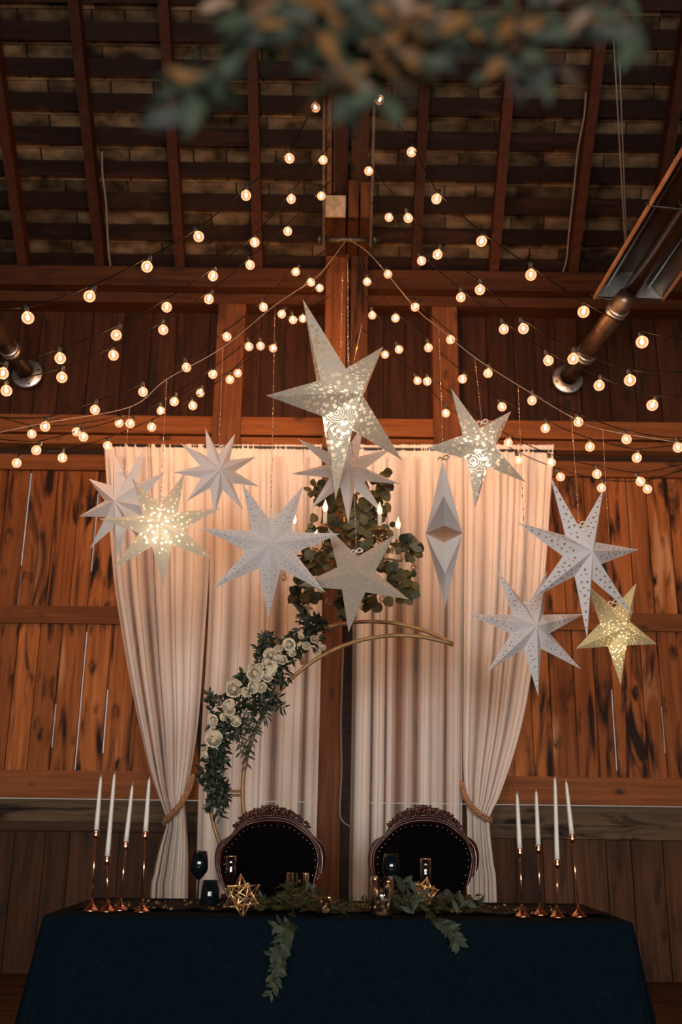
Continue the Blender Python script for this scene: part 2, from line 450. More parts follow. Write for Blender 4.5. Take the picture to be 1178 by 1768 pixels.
# ------------------------------------------------------------------ the barn shell
YW = 8.05
XL, XR = -6.0, 6.0
def zw(py, Y=YW): return P(80, py, Y).z
def shell(name, mb, mat, label, cat='wall', **k): return mb.build(name, mat, kind='structure', label=label, cat=cat, **k)
def planks(mb, x0, x1, z0, z1, y, wid, th=.022, gap=.011, slits=(), holes=(), recess=.035):
    """vertical boards on the wall; slits = (x, z0, z1) where daylight leaks between two boards"""
    xs = [x0]
    while xs[-1] < x1 - wid * .6: xs.append(xs[-1] + wid * random.uniform(.75, 1.25))
    xs[-1] = x1
    opened = []
    for (sx, a, b) in slits:                       # move the nearest seam onto the slit
        i = min(range(1, len(xs) - 1), key=lambda j: abs(xs[j] - sx)); xs[i] = sx; opened.append((sx, a, b))
    xs.sort()
    for a, b in zip(xs, xs[1:]):
        tone = random.random(); op = [o_[0] for o_ in opened]; g0 = .007 if a in op else gap / 2; g1 = .007 if b in op else gap / 2
        mb.box(a + g0, b - g1, y, y + th, z0, z1, tone)
    # outer boards: cover every seam except where the light comes through
    cells = [(x0 - .01, x1 + .01, z0 - .01, z1 + .01)]
    for (sx, a, b) in opened:
        w = .0034
        nc = []
        for (c0, c1, d0, d1) in cells:
            if c0 < sx < c1 and d0 < b and d1 > a:
                aa, bb = max(a, d0), min(b, d1)
                nc += [(c0, sx - w, d0, d1), (sx + w, c1, d0, d1)]
                if aa > d0: nc.append((sx - w, sx + w, d0, aa))
                if bb < d1: nc.append((sx - w, sx + w, bb, d1))
            else: nc.append((c0, c1, d0, d1))
        cells = nc
    for c in cells: mb.box(c[0], c[1], y + th + .001, y + th + .006, c[2], c[3], .3)
def slit(px, pya, pyb): 
    a = P(px, pya, YW); b = P(px, pyb, YW); return ((a.x + b.x) / 2, min(a.z, b.z), max(a.z, b.z))
zt = zw(478)                       # top of the wall plate
mb = MB()
Z = dict(beam=(zw(510), zt), beam2=(zw(529), zw(512)), up=(zw(721), zw(529)), ra=(zw(750), zw(720)), rb=(zw(768), zw(753)), rc=(zw(813), zw(787)),
         mid1=(zw(1048), zw(812)), r1=(zw(1077), zw(1047)), mid2=(zw(1331), zw(1076)), rd=(zw(1378.6), zw(1330)), re=(zw(1418), zw(1380)), rf=(zw(1434), zw(1418.5)), low=(0.0, zw(1434)))
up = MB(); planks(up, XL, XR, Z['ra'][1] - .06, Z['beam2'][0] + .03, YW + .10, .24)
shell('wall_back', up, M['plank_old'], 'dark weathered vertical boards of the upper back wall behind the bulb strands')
dm = MB()
planks(dm, XL, XR, Z['r1'][1] - .03, Z['rc'][0] + .03, YW, .205, slits=[slit(44, 815, 975), slit(32, 985, 1046), slit(163, 850, 985)])
shell('wall_back', dm, M['plank'], 'orange brown vertical boards of the back wall beside the upper curtains')
dm = MB()
planks(dm, XL, XR, Z['rd'][1] - .03, Z['r1'][0] + .03, YW, .19, slits=[slit(139, 1090, 1329), slit(181, 1190, 1300), slit(92, 1215, 1290), slit(1062, 1190, 1330), slit(1147, 1220, 1300)])
shell('wall_back', dm, M['plank'], 'orange brown knotty vertical boards of the back wall below the middle rail')
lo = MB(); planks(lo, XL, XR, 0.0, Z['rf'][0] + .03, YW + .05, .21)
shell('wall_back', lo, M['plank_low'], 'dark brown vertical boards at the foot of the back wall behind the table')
gapb = MB(); gapb.box(XL, XR, YW + .03, YW + .05, zw(1378.2), zw(1370), .2); gapb.box(XL, XR, YW + .055, YW + .075, zw(1440), zw(1378.9), .2); gapb.box(XL, XR, YW + .10, YW + .14, Z['rc'][1] - .05, Z['ra'][0] + .05, .2)  # added backing boards: block outside light so only a thin crack shows
shell('wall_back', gapb, M['rail_black'], 'black backing strips added behind the rails to narrow the daylight crack')
def rail(n, key, y0, y1, mat, label, x0=XL, x1=XR, z=None):
    b = MB(); za, zb = z or Z[key]
    b.box(x0, x1, y0, y1, za, zb, random.uniform(.3, .9))
    return shell('trim_%d' % n, b, mat, label, 'wall beam')
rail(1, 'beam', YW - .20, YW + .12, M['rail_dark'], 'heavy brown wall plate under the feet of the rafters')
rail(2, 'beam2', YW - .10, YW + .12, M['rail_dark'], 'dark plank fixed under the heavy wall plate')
rail(3, 'ra', YW - .06, YW + .10, M['rail'], 'upper of the two brown rails at the curtain top')
rail(4, 'rb', YW - .04, YW + .10, M['rail'], 'lower narrow brown rail just above the black gap')
rail(5, 'rc', YW - .04, YW + .03, M['rail'], 'orange brown rail capping the tall wall boards')
rail(6, 'r1', YW - .035, YW, M['rail'], 'orange brown middle rail halfway up the curtains')
rail(7, 'rd', YW - .05, YW, M['rail'], 'wide orange brown rail above the daylight crack')
rail(8, 're', YW - .02, YW + .03, M['rail_grey'], 'grey brown plank with black stains under the daylight crack')
rail(9, 'rf', YW - .04, YW + .05, M['rail_black'], 'black beam left of the post behind the left candles', XL, P(589, 1400, YW).x)
rail(10, 'rf', YW - .03, YW + .05, M['rail_grey'], 'greenish grey beam right of the post behind the right candles', P(589, 1400, YW).x, XR, (zw(1434) - .01, zw(1412)))
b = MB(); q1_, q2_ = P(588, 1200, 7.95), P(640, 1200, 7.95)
b.box(q1_.x, q2_.x, 7.93, 8.0, 0, P(600, 790, 7.95).z, .3)  # black strip added to paint the dark gap beside the post
shell('trim_11', b, M['rail_black'], 'black strip put in as the dark gap beside the central post between inner curtains', 'shade strip')
# floor, other walls, roof
b = MB()
x = XL
yy = YR
while yy < YW + .2:
    b.box(XL, XR, yy, yy + .135, -.04, 0, None); yy += .14
shell('floor', b, M['floor'], 'dark brown plank floor of the barn', 'floor')
YRG = .5                           # ridge
ROOF_A = math.radians(45)
zr = zt + (YW + .25 - YRG)
for nme, x0, x1, lb in (('wall_left', XL - .1, XL, 'left side wall of the barn'), ('wall_right', XR, XR + .1, 'right side wall of the barn')):
    b = MB()
    prof = [(YR, 0), (YW + .3, 0), (YW + .3, zt), (YRG, zr + .4), (YR, zt)]
    vs = [(x0, y, z) for y, z in prof] + [(x1, y, z) for y, z in prof]
    b.add(vs, [(0, 1, 2, 3, 4), (9, 8, 7, 6, 5)] + [(i, (i + 5), (i + 1) % 5 + 5, (i + 1) % 5) for i in range(5)])
    shell(nme, b, M['wall_plain'], lb)
# rear wall with three window openings
b = MB()
xs = [XL]
for (wx, wz, ww, wh) in WINS:
    b.box(xs[-1], wx - ww / 2, YR - .1, YR, 0, zt); b.box(wx - ww / 2, wx + ww / 2, YR - .1, YR, 0, wz - wh / 2); b.box(wx - ww / 2, wx + ww / 2, YR - .1, YR, wz + wh / 2, zt)
    xs.append(wx + ww / 2)
b.box(xs[-1], XR, YR - .1, YR, 0, zt)
shell('wall_front', b, M['wall_plain'], 'rear wall of the barn behind the photographer')
for i, (wx, wz, ww, wh) in enumerate(WINS):
    b = MB()
    for k in range(3): b.box(wx - ww / 2 + ww * k / 2 - .03, wx - ww / 2 + ww * k / 2 + .03, YR - .08, YR - .02, wz - wh / 2, wz + wh / 2)
    for k in range(4): b.box(wx - ww / 2, wx + ww / 2, YR - .08, YR - .02, wz - wh / 2 + wh * k / 3 - .025, wz - wh / 2 + wh * k / 3 + .025)
    shell('window_%d' % (i + 1), b, M['wall_plain'], 'barred window in the rear wall of the barn', 'window')
# roof plane: passes just above the wall plate and climbs at 45 degrees towards the viewer
RO = Vector((0, YW + .05, zt - .03)); RD = Vector((0, -1, 1)).normalized(); RN = Vector((0, -1, -1)).normalized()   # RN points down into the room
def rp(x, s, n): return Vector((x, 0, 0)) + RO + RD * s + RN * n
def hit_roof(px, py, n):
    d = ray(px, py); q = RO + RN * n
    t = (q - CP).dot(RN) / d.dot(RN); w = CP + d * t
    return w.x, (w - q).dot(RD)
RT, SH, SG = .13, .022, -.02       # rafter depth, sheathing, shingle
# rafters hang in the room: centre at depth RT/2
_, sa = hit_roof(100, 451, -0.0); _, sb = hit_roof(100, 53, 0)
pitch = (sb - sa) / 7.0
slen = (YW + .05 - YRG) * math.sqrt(2)
roof = MB()
# shingles: rows of rough boards with seams, just above the sheathing
s = -.45; k = 0
while s < slen:
    x = XL + random.uniform(-.3, 0)
    while x < XR:
        w = random.uniform(.22, .62)
        q = [rp(x + .010, s, -.045 - random.uniform(0, .006)), rp(x + w, s, -.045), rp(x + w, s + pitch + .02, -.062), rp(x + .006, s + pitch + .02, -.062)]
        roof.add(q, [(0, 1, 2, 3)], random.random())
        x += w + .008
    s += pitch
roof.add([rp(XL - .2, -.5, -.095), rp(XR + .2, -.5, -.075), rp(XR + .2, slen, -.075), rp(XL - .2, slen, -.075)], [(0, 1, 2, 3)], -.5)
q0 = [Vector((XL - .2, YRG, zr + .3)), Vector((XR + .2, YRG, zr + .3)), Vector((XR + .2, YR - .2, zt - .1)), Vector((XL - .2, YR - .2, zt - .1))]
roof.add(q0, [(0, 1, 2, 3)], .2)
q1 = rp(0, slen, -.075)
roof.add([Vector((XL - .2, q1.y, q1.z)), Vector((XR + .2, q1.y, q1.z)), Vector((XR + .2, YRG - .3, zr + .6)), Vector((XL - .2, YRG - .3, zr + .6))], [(0, 1, 2, 3)], .2)
shell('ceiling', roof, M['shingle'], 'underside of the brown shingles showing between the roof boards', 'ceiling')
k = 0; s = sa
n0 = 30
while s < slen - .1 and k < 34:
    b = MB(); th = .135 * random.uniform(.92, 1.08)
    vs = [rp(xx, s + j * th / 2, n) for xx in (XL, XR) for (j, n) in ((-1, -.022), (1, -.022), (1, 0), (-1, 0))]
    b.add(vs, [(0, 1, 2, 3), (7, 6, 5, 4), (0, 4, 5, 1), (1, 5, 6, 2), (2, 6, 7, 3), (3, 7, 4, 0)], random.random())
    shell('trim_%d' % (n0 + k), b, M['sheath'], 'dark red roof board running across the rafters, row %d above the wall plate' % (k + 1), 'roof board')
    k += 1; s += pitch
n1 = 70
raf = [49, 180, 316, 448, 590, 716, 848, 982, 1112]
xsr = [P(px, 475, YW).x for px in raf]
stp = (xsr[-1] - xsr[0]) / 8
xsr = [xsr[0] - stp * j for j in (2, 1)] + xsr + [xsr[-1] + stp * j for j in (1, 2)]
ordn = ['first', 'second', 'third', 'fourth', 'fifth', 'sixth', 'seventh', 'eighth', 'ninth', 'tenth', 'eleventh', 'twelfth', 'thirteenth', 'fourteenth']
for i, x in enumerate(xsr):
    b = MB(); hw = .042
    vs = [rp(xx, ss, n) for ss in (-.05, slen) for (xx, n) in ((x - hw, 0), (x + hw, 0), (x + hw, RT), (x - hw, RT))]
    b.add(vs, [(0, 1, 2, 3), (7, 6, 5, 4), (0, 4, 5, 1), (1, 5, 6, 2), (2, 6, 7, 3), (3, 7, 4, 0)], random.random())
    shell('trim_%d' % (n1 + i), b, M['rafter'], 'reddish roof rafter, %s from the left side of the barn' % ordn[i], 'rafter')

# ------------------------------------------------------------------ posts and the truss
def vbox(mbx, pxa, pxb, pya, pyb, Y0, Y1, tone=None, mi=0):
    a = P(pxa, (pya + pyb) / 2, Y0); c = P(pxb, (pya + pyb) / 2, Y0)
    mx = (pxa + pxb) / 2
    mbx.box(a.x, c.x, Y0, Y1, P(mx, pyb, Y0).z, P(mx, pya, Y0).z, tone, mi)
for (a, c, y0, y1, lb) in ((371, 419, 524, 775, 'square brown timber post left of the big star, above the curtain top'), (748, 792, 526, 775, 'square brown timber post right of the big star, above the curtain top')):
    b = MB(); vbox(b, a, c, y0, y1, YW - .09, YW + .10, .8)
    b.build('timber_post', M['post'], label=lb, cat='post', group='timber posts of the back wall')
t = Th('timber_post', (P(572, 1600, 7.86).x, 7.9, 0), 'tall central timber post behind the chandelier with iron strapped rafter timbers at its top', 'post', 'timber posts of the back wall')
xa, xb = P(553, 1000, 7.8).x, P(592, 1000, 7.8).x
ztie = P(590, 442, 7.8).z
b = MB(); b.box(xa, xb, 7.8, 8.0, 0, ztie, .75); t.part(b, 'main_post', M['post'])
b = MB(); b.box(P(604, 700, 7.8).x, P(634, 700, 7.8).x, 7.80, 7.98, P(600, 900, 7.8).z, ztie, .4); t.part(b, 'side_post', M['post_dark'])
# tie timbers pointing at the viewer
YE = 7.2
def tie(px0, px1, py0, py1, nm_, m0):
    a = P(px0, py1, YE); c = P(px1, py0, YE)
    bb = MB(); bb.box(a.x, c.x, YE + .012, 8.0, ztie + .002, c.z, .3); o = t.part(bb, nm_, M['post_dark'])
    e = MB(); e.box(a.x + .004, c.x - .004, YE, YE + .012, ztie + .006, c.z - .004, .5); t.sub(e, 'sawn_end', m0, o, 'sawn timber end')
tie(561, 598, 337, 379, 'tie_timber', M['sawn'])
tie(601, 620, 311, 379, 'tie_timber', M['post'])
tie(622, 641, 314, 379, 'tie_timber', M['post'])
# principal rafters climbing with the roof
zp = P(585, 340, 7.3).z
def prin(px0, px1, y0, n, ln, w_, mat, tone=.4):
    x0, x1 = P(px0, 330, 7.3).x, P(px1, 330, 7.3).x
    bb = MB(); a = Vector(((x0 + x1) / 2, y0, P(585, 330, y0).z)); bb.beam(a, a + Vector((0, -ln, ln)), x1 - x0, w_, Vector((0, 1, 1)), tone)
    return t.part(bb, 'principal_rafter', mat)
prin(575, 597, 7.55, 0, 5, .20, M['post_dark'])
prin(606, 636, 7.55, 0, 5, .20, M['post_dark'], .2)
prin(564, 572, 7.55, 0, 5, .30, M['post'], .9)
zb_ = P(597, 413, 7.15).z
for px in (559, 640):
    a = P(px, 426, 7.13); bb = MB(); bb.beam(a, a + Vector((0, -1.5, 1.5)), .02, .06, Vector((0, 1, 1)))
    t.part(bb, 'iron_strap', M['steel'])
b = MB(); a = P(548, 413, 7.13); c = P(656, 413, 7.13); c.z = a.z
b.tube([a, c], .022, 12); rod = t.part(b, 'bolt_rod', M['steel'])
for px in (552, 647):
    q = P(px, 413, 7.13); q.z = a.z; bb = MB(); bb.lathe([(0, -.018), (.048, -.018), (.048, .018), (0, .018)], q, (1, 0, 0), 6); t.sub(bb, 'nut', M['steel'], rod)
# twinkling copper wire beads hung on the post front
def beadline(pa, pb, r=.0022, br=.006, n=26, seed=0):
    rd = random.Random(seed); w = MB(); w.tube([pa, pb], r * .5, 5)
    bb = MB(); pa, pb = Vector(pa), Vector(pb)
    for i in range(n):
        q = pa.lerp(pb, rd.random()); l = rd.uniform(.5, 1.6)
        bb.ball(q, br * .55, 6, 4, sc=(1, 1, l * 2))
    return w, bb
for i, (x0, y0, x1, y1) in enumerate(((592, 470, 588, 618), (600, 450, 603, 635), (625, 560, 608, 640))):
    tt = Th('bead_garland', P(x0, y0, 7.0), ['thin copper bead strand on the central post, the left one above the big star', 'thin copper bead strand on the central post, the middle one above the big star', 'thin slanting copper bead strand right of the central post'][i], 'garland', 'copper bead strands on the post')
    w, bb = beadline(P(x0, y0, 7.0), P(x1, y1, 6.4), n=40, seed=i)
    tt.part(w, 'wire', M['wirew']); tt.part(bb, 'beading', M['bead'], kind='stuff')

# ------------------------------------------------------------------ heater, vent pipes, cables
def pipe_flange(tt, fpx, fpy, end, r, collar_t, fr=.135):
    f0 = P(fpx, fpy, YW - .02); f0.y = YW + .02
    b = MB(); b.lathe([(0, 0), (fr, 0), (fr, .012), (fr * .93, .02), (fr * .62, .022), (fr * .55, .06), (r * 1.05, .075)], f0 + Vector((0, -.0, 0)), (0, -1, 0), 36)
    fl = tt.part(b, 'wall_flange', M['galv'])
    for a in range(4):
        bb = MB(); q = f0 + Vector((math.cos(a * PI / 2 + .3) * fr * .8, -.026, math.sin(a * PI / 2 + .3) * fr * .8)); bb.lathe([(0, -.006), (.009, -.006), (.009, .006), (0, .006)], q, (0, 1, 0), 8); tt.sub(bb, 'screw', M['socket'], fl)
    b = MB(); b.tube([f0, f0.lerp(end, .5), end], r, 24); tt.part(b, 'pipe', M['duct'])
    for c in collar_t:
        b = MB(); d = (end - f0).normalized(); q = f0.lerp(end, c)
        b.lathe([(r, -.03), (r * 1.13, -.028), (r * 1.13, -.012), (r * 1.04, -.01), (r * 1.04, .02), (r * 1.13, .022), (r * 1.13, .034), (r, .036)], q, d, 24); tt.part(b, 'pipe_collar', M['galv'])
    return f0
zh = P(982, 648, YW).z
def atz(px, py, z): return PZ(px, py, z)
e0 = atz(1083, 512, zh + .12)
tt = Th('radiant_heater', e0, 'long metal tube heater with open reflector hood hanging at the upper right', 'heater')
pipe_flange(tt, 982, 652, e0, .078, (.33, .86))
hz = zh + .16
h0 = atz(1085, 516, hz); h1 = Vector((h0.x + .22, 2.6, hz))
d = (h1 - h0).normalized(); sd = Vector((d.y, -d.x, 0)) * -1
if sd.x < 0: sd = -sd
prof = [(-.27, -.0), (-.25, .015), (-.14, .17), (-.05, .22), (.05, .22), (.14, .17), (.25, .015), (.27, 0)]
b = MB()
th_ = .006
ring = [(sx, sz) for sx, sz in prof] + [(sx, sz + th_ + .004) for sx, sz in reversed(prof)]
vs = [h0 + sd * sx + Vector((0, 0, sz)) for sx, sz in ring] + [h1 + sd * sx + Vector((0, 0, sz)) for sx, sz in ring]
nr = len(ring)
b.add(vs, [(i, (i + 1) % nr, (i + 1) % nr + nr, i + nr) for i in range(nr)] + [tuple(range(nr - 1, -1, -1)), tuple(range(nr, 2 * nr))])
hd = tt.part(b, 'reflector_hood', M['hood'])
b = MB(); pl_ = [h0 + d * .02 + sd * sx * .99 + Vector((0, 0, sz)) for sx, sz in prof[:]]; pl2 = [q + d * .004 for q in pl_]
b.add(pl_ + pl2, [tuple(range(8)), tuple(range(15, 7, -1))] + [(i, (i + 1) % 8, (i + 1) % 8 + 8, i + 8) for i in range(8)])
tt.part(b, 'end_plate', M['galv'])
for sx in (-.27, .27):
    b = MB(); b.beam(h0 + sd * sx + Vector((0, 0, 0)), h1 + sd * sx, .014, .03); tt.sub(b, 'hood_lip', M['hoodout'], hd, 'copper coloured edge of the hood')
b = MB(); b.tube([h0 + Vector((0, .25, .045)), h1 + Vector((0, 0, .06))], .062, 20); tt.part(b, 'burner_tube', M['copperish'])
for sx in (-.165, .165):
    b = MB(); b.tube([h0 + sd * sx + Vector((0, 0, .10)), h1 + sd * sx + Vector((0, 0, .10))], .012, 8); tt.sub(b, 'hood_crease', M['hood'], hd)
for k in range(4):
    q = h0.lerp(h1, .004 + k * .28)
    b = MB(); b.tube([q + sd * -.30 + Vector((0, 0, .02)), q + sd * -.27 + Vector((0, 0, -.01)), q + sd * .0 + Vector((0, 0, -.03)), q + sd * .27 + Vector((0, 0, -.01)), q + sd * .31 + Vector((0, 0, .03))], .007, 8); tt.part(b, 'cross_wire', M['steel'])
    b = MB(); b.tube([q + sd * .075 * math.cos(a_ * PI / 10) + Vector((0, 0, .055 - .075 * math.sin(a_ * PI / 10))) for a_ in range(11)], .005, 6); tt.part(b, 'tube_hook', M['steel'])
for (pa, pb) in (((1080, 425), (1056, 0)), ((1082, 425), (1066, 0))):
    a = P(*pa, 6.6); c = P(*pb, 5.6)
    c = a + (c - a) * 1.25
    b = MB(); b.tube([a + Vector((0, 0, -.06)), c], .005, 6); tt.part(b, 'hanging_wire', M['wireg'])
zh2 = P(45, 640, YW).z
e1 = atz(-6, 570, zh2 + .05); e1 = P(45, 640, YW) + (e1 - P(45, 640, YW)) * 2.5
tt = Th('vent_pipe', e1, 'round metal pipe with wall flange reaching out of the picture at the upper left', 'pipe')
pipe_flange(tt, 45, 643, e1, .072, (.24, .6))
def cable(pts, Y, lb, r=.0075):
    w = [ ]
    for (px, py) in pts:
        x_, s_ = hit_roof(px, py, RT * .7); w.append(rp(x_, s_, RT * .7))
    w = bez(w, 8); b = MB(); b.tube(w, r, 6)
    return b.build('electric_cable', M['wireg'], label=lb, cat='cable', group='grey cables on the rafters')
cable([(176, 262), (177, 300), (183, 350), (185, 390), (188, 440), (193, 468), (197, 479)], 0, 'grey cable running down the rafter above the left wall')
cable([(1012, 158), (1009, 200), (998, 260), (992, 320), (983, 400), (978, 450), (966, 490)], 0, 'grey cable running down the rafter at the upper right')
b = MB(); b.tube(bez([P(593, 1120, 7.74), P(589, 1240, 7.74), P(590, 1330, 7.74), P(587, 1400, 7.74), P(592, 1418, 7.74), P(604, 1427, 7.74)], 8), .007, 6)
b.build('electric_cable', M['wireg'], label='pale cable hanging beside the central post between the inner curtains', cat='cable')

# ------------------------------------------------------------------ curtains
YC = 7.72
def lerp_poly(poly, y):
    for (x0, y0), (x1, y1) in zip(poly, poly[1:]):
        if y <= y1 or (x1, y1) == poly[-1]:
            t_ = (y - y0) / (y1 - y0); t_ = max(0, t_)
            return x0 + (x1 - x0) * t_
def smooth_poly(poly): 
    p3 = bez([Vector((a, b_, 0)) for a, b_ in poly], 6); return [(q.x, q.y) for q in p3]
def curtain(name, le, ri, nf, lb, seed, tie_y=None, fold=.032, ybot=1985, dense=0.0):
    rd = random.Random(seed)
    le, ri = smooth_poly(le), smooth_poly(ri)
    b = MB(); U = nf * 6; rows = []
    y = 768.0; ys = []
    while y < ybot: ys.append(y); y += 6 if y < 800 else 16
    ys.append(ybot)
    # fold layout: irregular widths, each fold has a depth and a sheerness
    ws = [rd.uniform(.35, 2.2) for _ in range(nf)]; tot = sum(ws); edges = [0]
    for w_ in ws: edges.append(edges[-1] + w_ / tot)
    dp = [rd.uniform(.4, 1.2) * fold for _ in range(nf)]
    sh = []
    for i in range(nf): sh.append(max(0, (rd.choice([0.0, 0.0, .08, .2]) if i % 2 else rd.choice([.1, .4, .7, .95, 1.0])) - dense))
    wob = [rd.uniform(-1, 1) for _ in range(nf)]
    V = []; T = []
    for y in ys:
        xl, xr = lerp_poly(le, y), lerp_poly(ri, y)
        A, B = P(xl, y, YC), P(xr, y, YC)
        amp = min(1.0, .25 + (y - 768) / 140.0)
        wid_ratio = (B.x - A.x)
        for i in range(nf):
            for k in range(6):
                u = edges[i] + (edges[i + 1] - edges[i]) * k / 6
                ph = 2 * PI * k / 6
                cx = math.sin(ph) * .25 * (edges[i + 1] - edges[i]) * amp
                du = .006 * wob[i] * math.sin((y - 768) / 230.0 + i)
                q = A.lerp(B, min(1, max(0, u + cx + du)))
                dy = (-math.cos(ph) * dp[i] + .008 * math.sin(u * 63 + seed) + .02 * math.sin(u * 19 + seed * 2 + y * .0016)) * amp
                if y < 800: dy += .012 * math.sin(u * 260 + seed)
                if tie_y is not None:
                    g = math.exp(-((y - tie_y) / 45.0) ** 2); dy *= (1 + .5 * g)
                V.append((q.x, YC + dy, q.z)); T.append((sh[i] if 0 < k else (sh[i] + sh[i - 1]) / 2) * (.35 + .65 * min(1, max(0, (y - 830) / 260))) if y > 786 else 0.05)
        V.append((B.x, YC, B.z)); T.append(0.1)
    n_ = nf * 6 + 1
    # blend sheerness at fold borders softly by leaving per-vertex values
    F = []
    for r in range(len(ys) - 1):
        for c in range(n_ - 1): F.append((r * n_ + c, r * n_ + c + 1, (r + 1) * n_ + c + 1, (r + 1) * n_ + c))
    b.v = V; b.f = F; b.t = T; b.mi = [0] * len(F); b.smooth = [True] * len(F)
    # header ruffle above the rod
    t_ = Th(name, (P(le[0][0], 1500, YC).x, YC, 0), lb, 'curtain', 'sheer white curtain panels')
    t_.part(b, 'sheer_panel', M['sheer'])
    return t_
OL = curtain('sheer_curtain', [(180, 768), (188, 880), (197, 1000), (212, 1100), (226, 1180), (244, 1265), (262, 1340), (285, 1405), (288, 1422), (276, 1463), (266, 1510), (260, 1560), (250, 1985)],
        [(366, 768), (364, 880), (360, 1000), (352, 1120), (344, 1230), (335, 1300), (326, 1350), (320, 1380), (322, 1420), (325, 1480), (324, 1560), (322, 1985)], 13, 'white sheer curtain panel at far left, swept back with rope', 3, 1400)
OR = curtain('sheer_curtain', [(801, 768), (801, 900), (800, 1100), (799, 1300), (801, 1360), (805, 1400), (806, 1450), (805, 1560), (803, 1985)],
        [(957, 770), (951, 860), (945, 950), (936, 1050), (920, 1150), (905, 1235), (885, 1310), (860, 1380), (845, 1408), (846, 1440), (852, 1490), (858, 1560), (865, 1985)], 12, 'white sheer curtain panel at far right, swept back with rope', 11, 1400, dense=.35)
IL = curtain('sheer_curtain', [(364, 768), (363, 1000), (358, 1130), (350, 1250), (343, 1400), (340, 1560), (334, 1985)],
        [(556, 768), (556, 1050), (553, 1200), (549, 1350), (544, 1560), (538, 1985)], 15, 'straight white sheer curtain panel between the flower arch and the central post', 5, None, .020)
IR = curtain('sheer_curtain', [(610, 768), (609, 1050), (608, 1200), (606, 1350), (602, 1560), (596, 1985)],
        [(802, 768), (801, 1000), (799, 1200), (798, 1400), (797, 1560), (796, 1985)], 15, 'straight white sheer curtain panel right of the central post', 8, None, .020)
for (T_, a, c) in ((OL, 180, 560), (OR, 608, 957)):
    pass
b = MB(); A = P(178, 774, YC); B = P(960, 774, YC); B.z = A.z = (A.z + B.z) / 2 
b.tube([A, B], .012, 10)
b.build('curtain_rod', M['steel'], label='thin straight rod threaded through the tops of the sheer curtains', cat='curtain rod')
def ropetie(pts, lb):
    w = bez([P(px, py, YC - dy) for px, py, dy in pts], 10)
    b = MB()
    for k in range(3):
        st = []
        for i, q in enumerate(w):
            d_ = (w[min(i + 1, len(w) - 1)] - w[max(i - 1, 0)]).normalized(); a_ = d_.cross(Vector((0, 1, 0))).normalized(); c_ = a_.cross(d_)
            an = i * .55 + k * 2 * PI / 3
            st.append(q + (a_ * math.cos(an) + c_ * math.sin(an)) * .011)
        b.tube(st, .013, 8)
    b.build('rope_tieback', M['rope'], label=lb, cat='rope', group='rope tiebacks on the curtains')
ropetie([(333, 1338, .02), (328, 1358, .05), (316, 1383, .09), (300, 1403, .10), (287, 1416, .07), (284, 1421, .0)], 'twisted brown rope holding back the far left curtain')
ropetie([(797, 1350, .02), (802, 1372, .05), (812, 1390, .09), (827, 1405, .10), (840, 1413, .07), (847, 1416, .0)], 'twisted brown rope holding back the far right curtain')

# ------------------------------------------------------------------ bulb strands
def drop(q, sc=1.0): pass
LS = [  # pixel positions of the bulbs, Y at the post, Y at the outer end
 ([(545,185),(500,273),(425,337),(343,408),(254,460),(155,511),(48,548)], 5.8, 4.6),
 ([(558,276),(503,343),(440,418),(368,476),(288,530),(201,578),(104,618),(5,644)], 6.2, 5.0),
 ([(555,338),(497,399),(432,457),(361,516),(282,569),(196,613),(107,651),(11,674)], 6.5, 5.2),
 ([(511,469),(455,530),(392,581),(322,634),(247,676),(164,707),(78,736)], 6.9, 5.9),
 ([(537,487),(487,542),(430,598),(368,646),(301,693),(225,731),(144,754),(63,777)], 7.1, 6.2),
 ([(552,497),(506,552),(450,597),(397,655),(333,700),(262,737),(186,769),(108,790),(29,799)], 7.3, 6.4),
 ([(523,550),(472,601),(411,644),(346,678),(278,709),(206,730),(132,745),(55,749)], 7.5, 6.7)]
RS = [
 ([(656,172),(711,262),(754,343),(832,416),(917,474),(1008,538),(1109,590)], 5.8, 4.6),
 ([(637,295),(705,376),(756,439),(829,500),(904,567),(990,619),(1088,656)], 6.2, 5.0),
 ([(672,375),(728,450),(796,513),(870,568),(947,622),(1035,665),(1127,699)], 6.5, 5.2),
 ([(670,473),(717,530),(778,586),(843,644),(919,691),(999,728),(1082,758),(1171,772)], 6.9, 5.9),
 ([(634,486),(683,549),(740,600),(799,654),(867,702),(942,739),(1019,771),(1100,790)], 7.1, 6.2),
 ([(643,544),(689,603),(738,658),(878,764),(952,798),(1031,818),(1106,831)], 7.3, 6.4),
 ([(665,612),(721,657),(770,713),(896,794),(968,823),(1039,842),(1118,844)], 7.5, 6.7)]
bulb_me = {}
def bulb_meshes():
    # bulb hangs down from its socket: origin = where the cord passes
    g = MB(); R = .032
    g.lathe([(.010, -.030), (.012, -.036)] + [(R * math.sin(a), -.058 - R * math.cos(a) * -1 - 0) for a in []] , n=12)
    prof = [(.0115, -.030), (.0125, -.036)]
    for i in range(2, 13):
        a = PI * i / 12; prof.append((max(R * math.sin(a), 1e-4), -.0645 + R * math.cos(a)))
    g = MB(); g.lathe(prof, n=16)
    s_ = MB(); s_.lathe([(0, .006), (.008, .006), (.012, 0), (.014, -.012), (.0135, -.034), (0, -.034)], n=12)
    f_ = MB(); f_.ball((0, 0, -.060), .0075, 8, 6, sc=(1, 1, 1.25))
    return g, s_, f_
def mesh_of(mbx, name, mat):
    o = mbx.build(name, mat); me = o.data; D.objects.remove(o); return me
g_, s_, f_ = bulb_meshes()
ME_G, ME_S, ME_F = mesh_of(g_, 'bulb', M['bulb']), mesh_of(s_, 'socket', M['socket']), mesh_of(f_, 'filament', M['filament'])
updown = ['topmost', 'second from top', 'third from top', 'fourth from top', 'fifth from top', 'sixth from top', 'lowest']
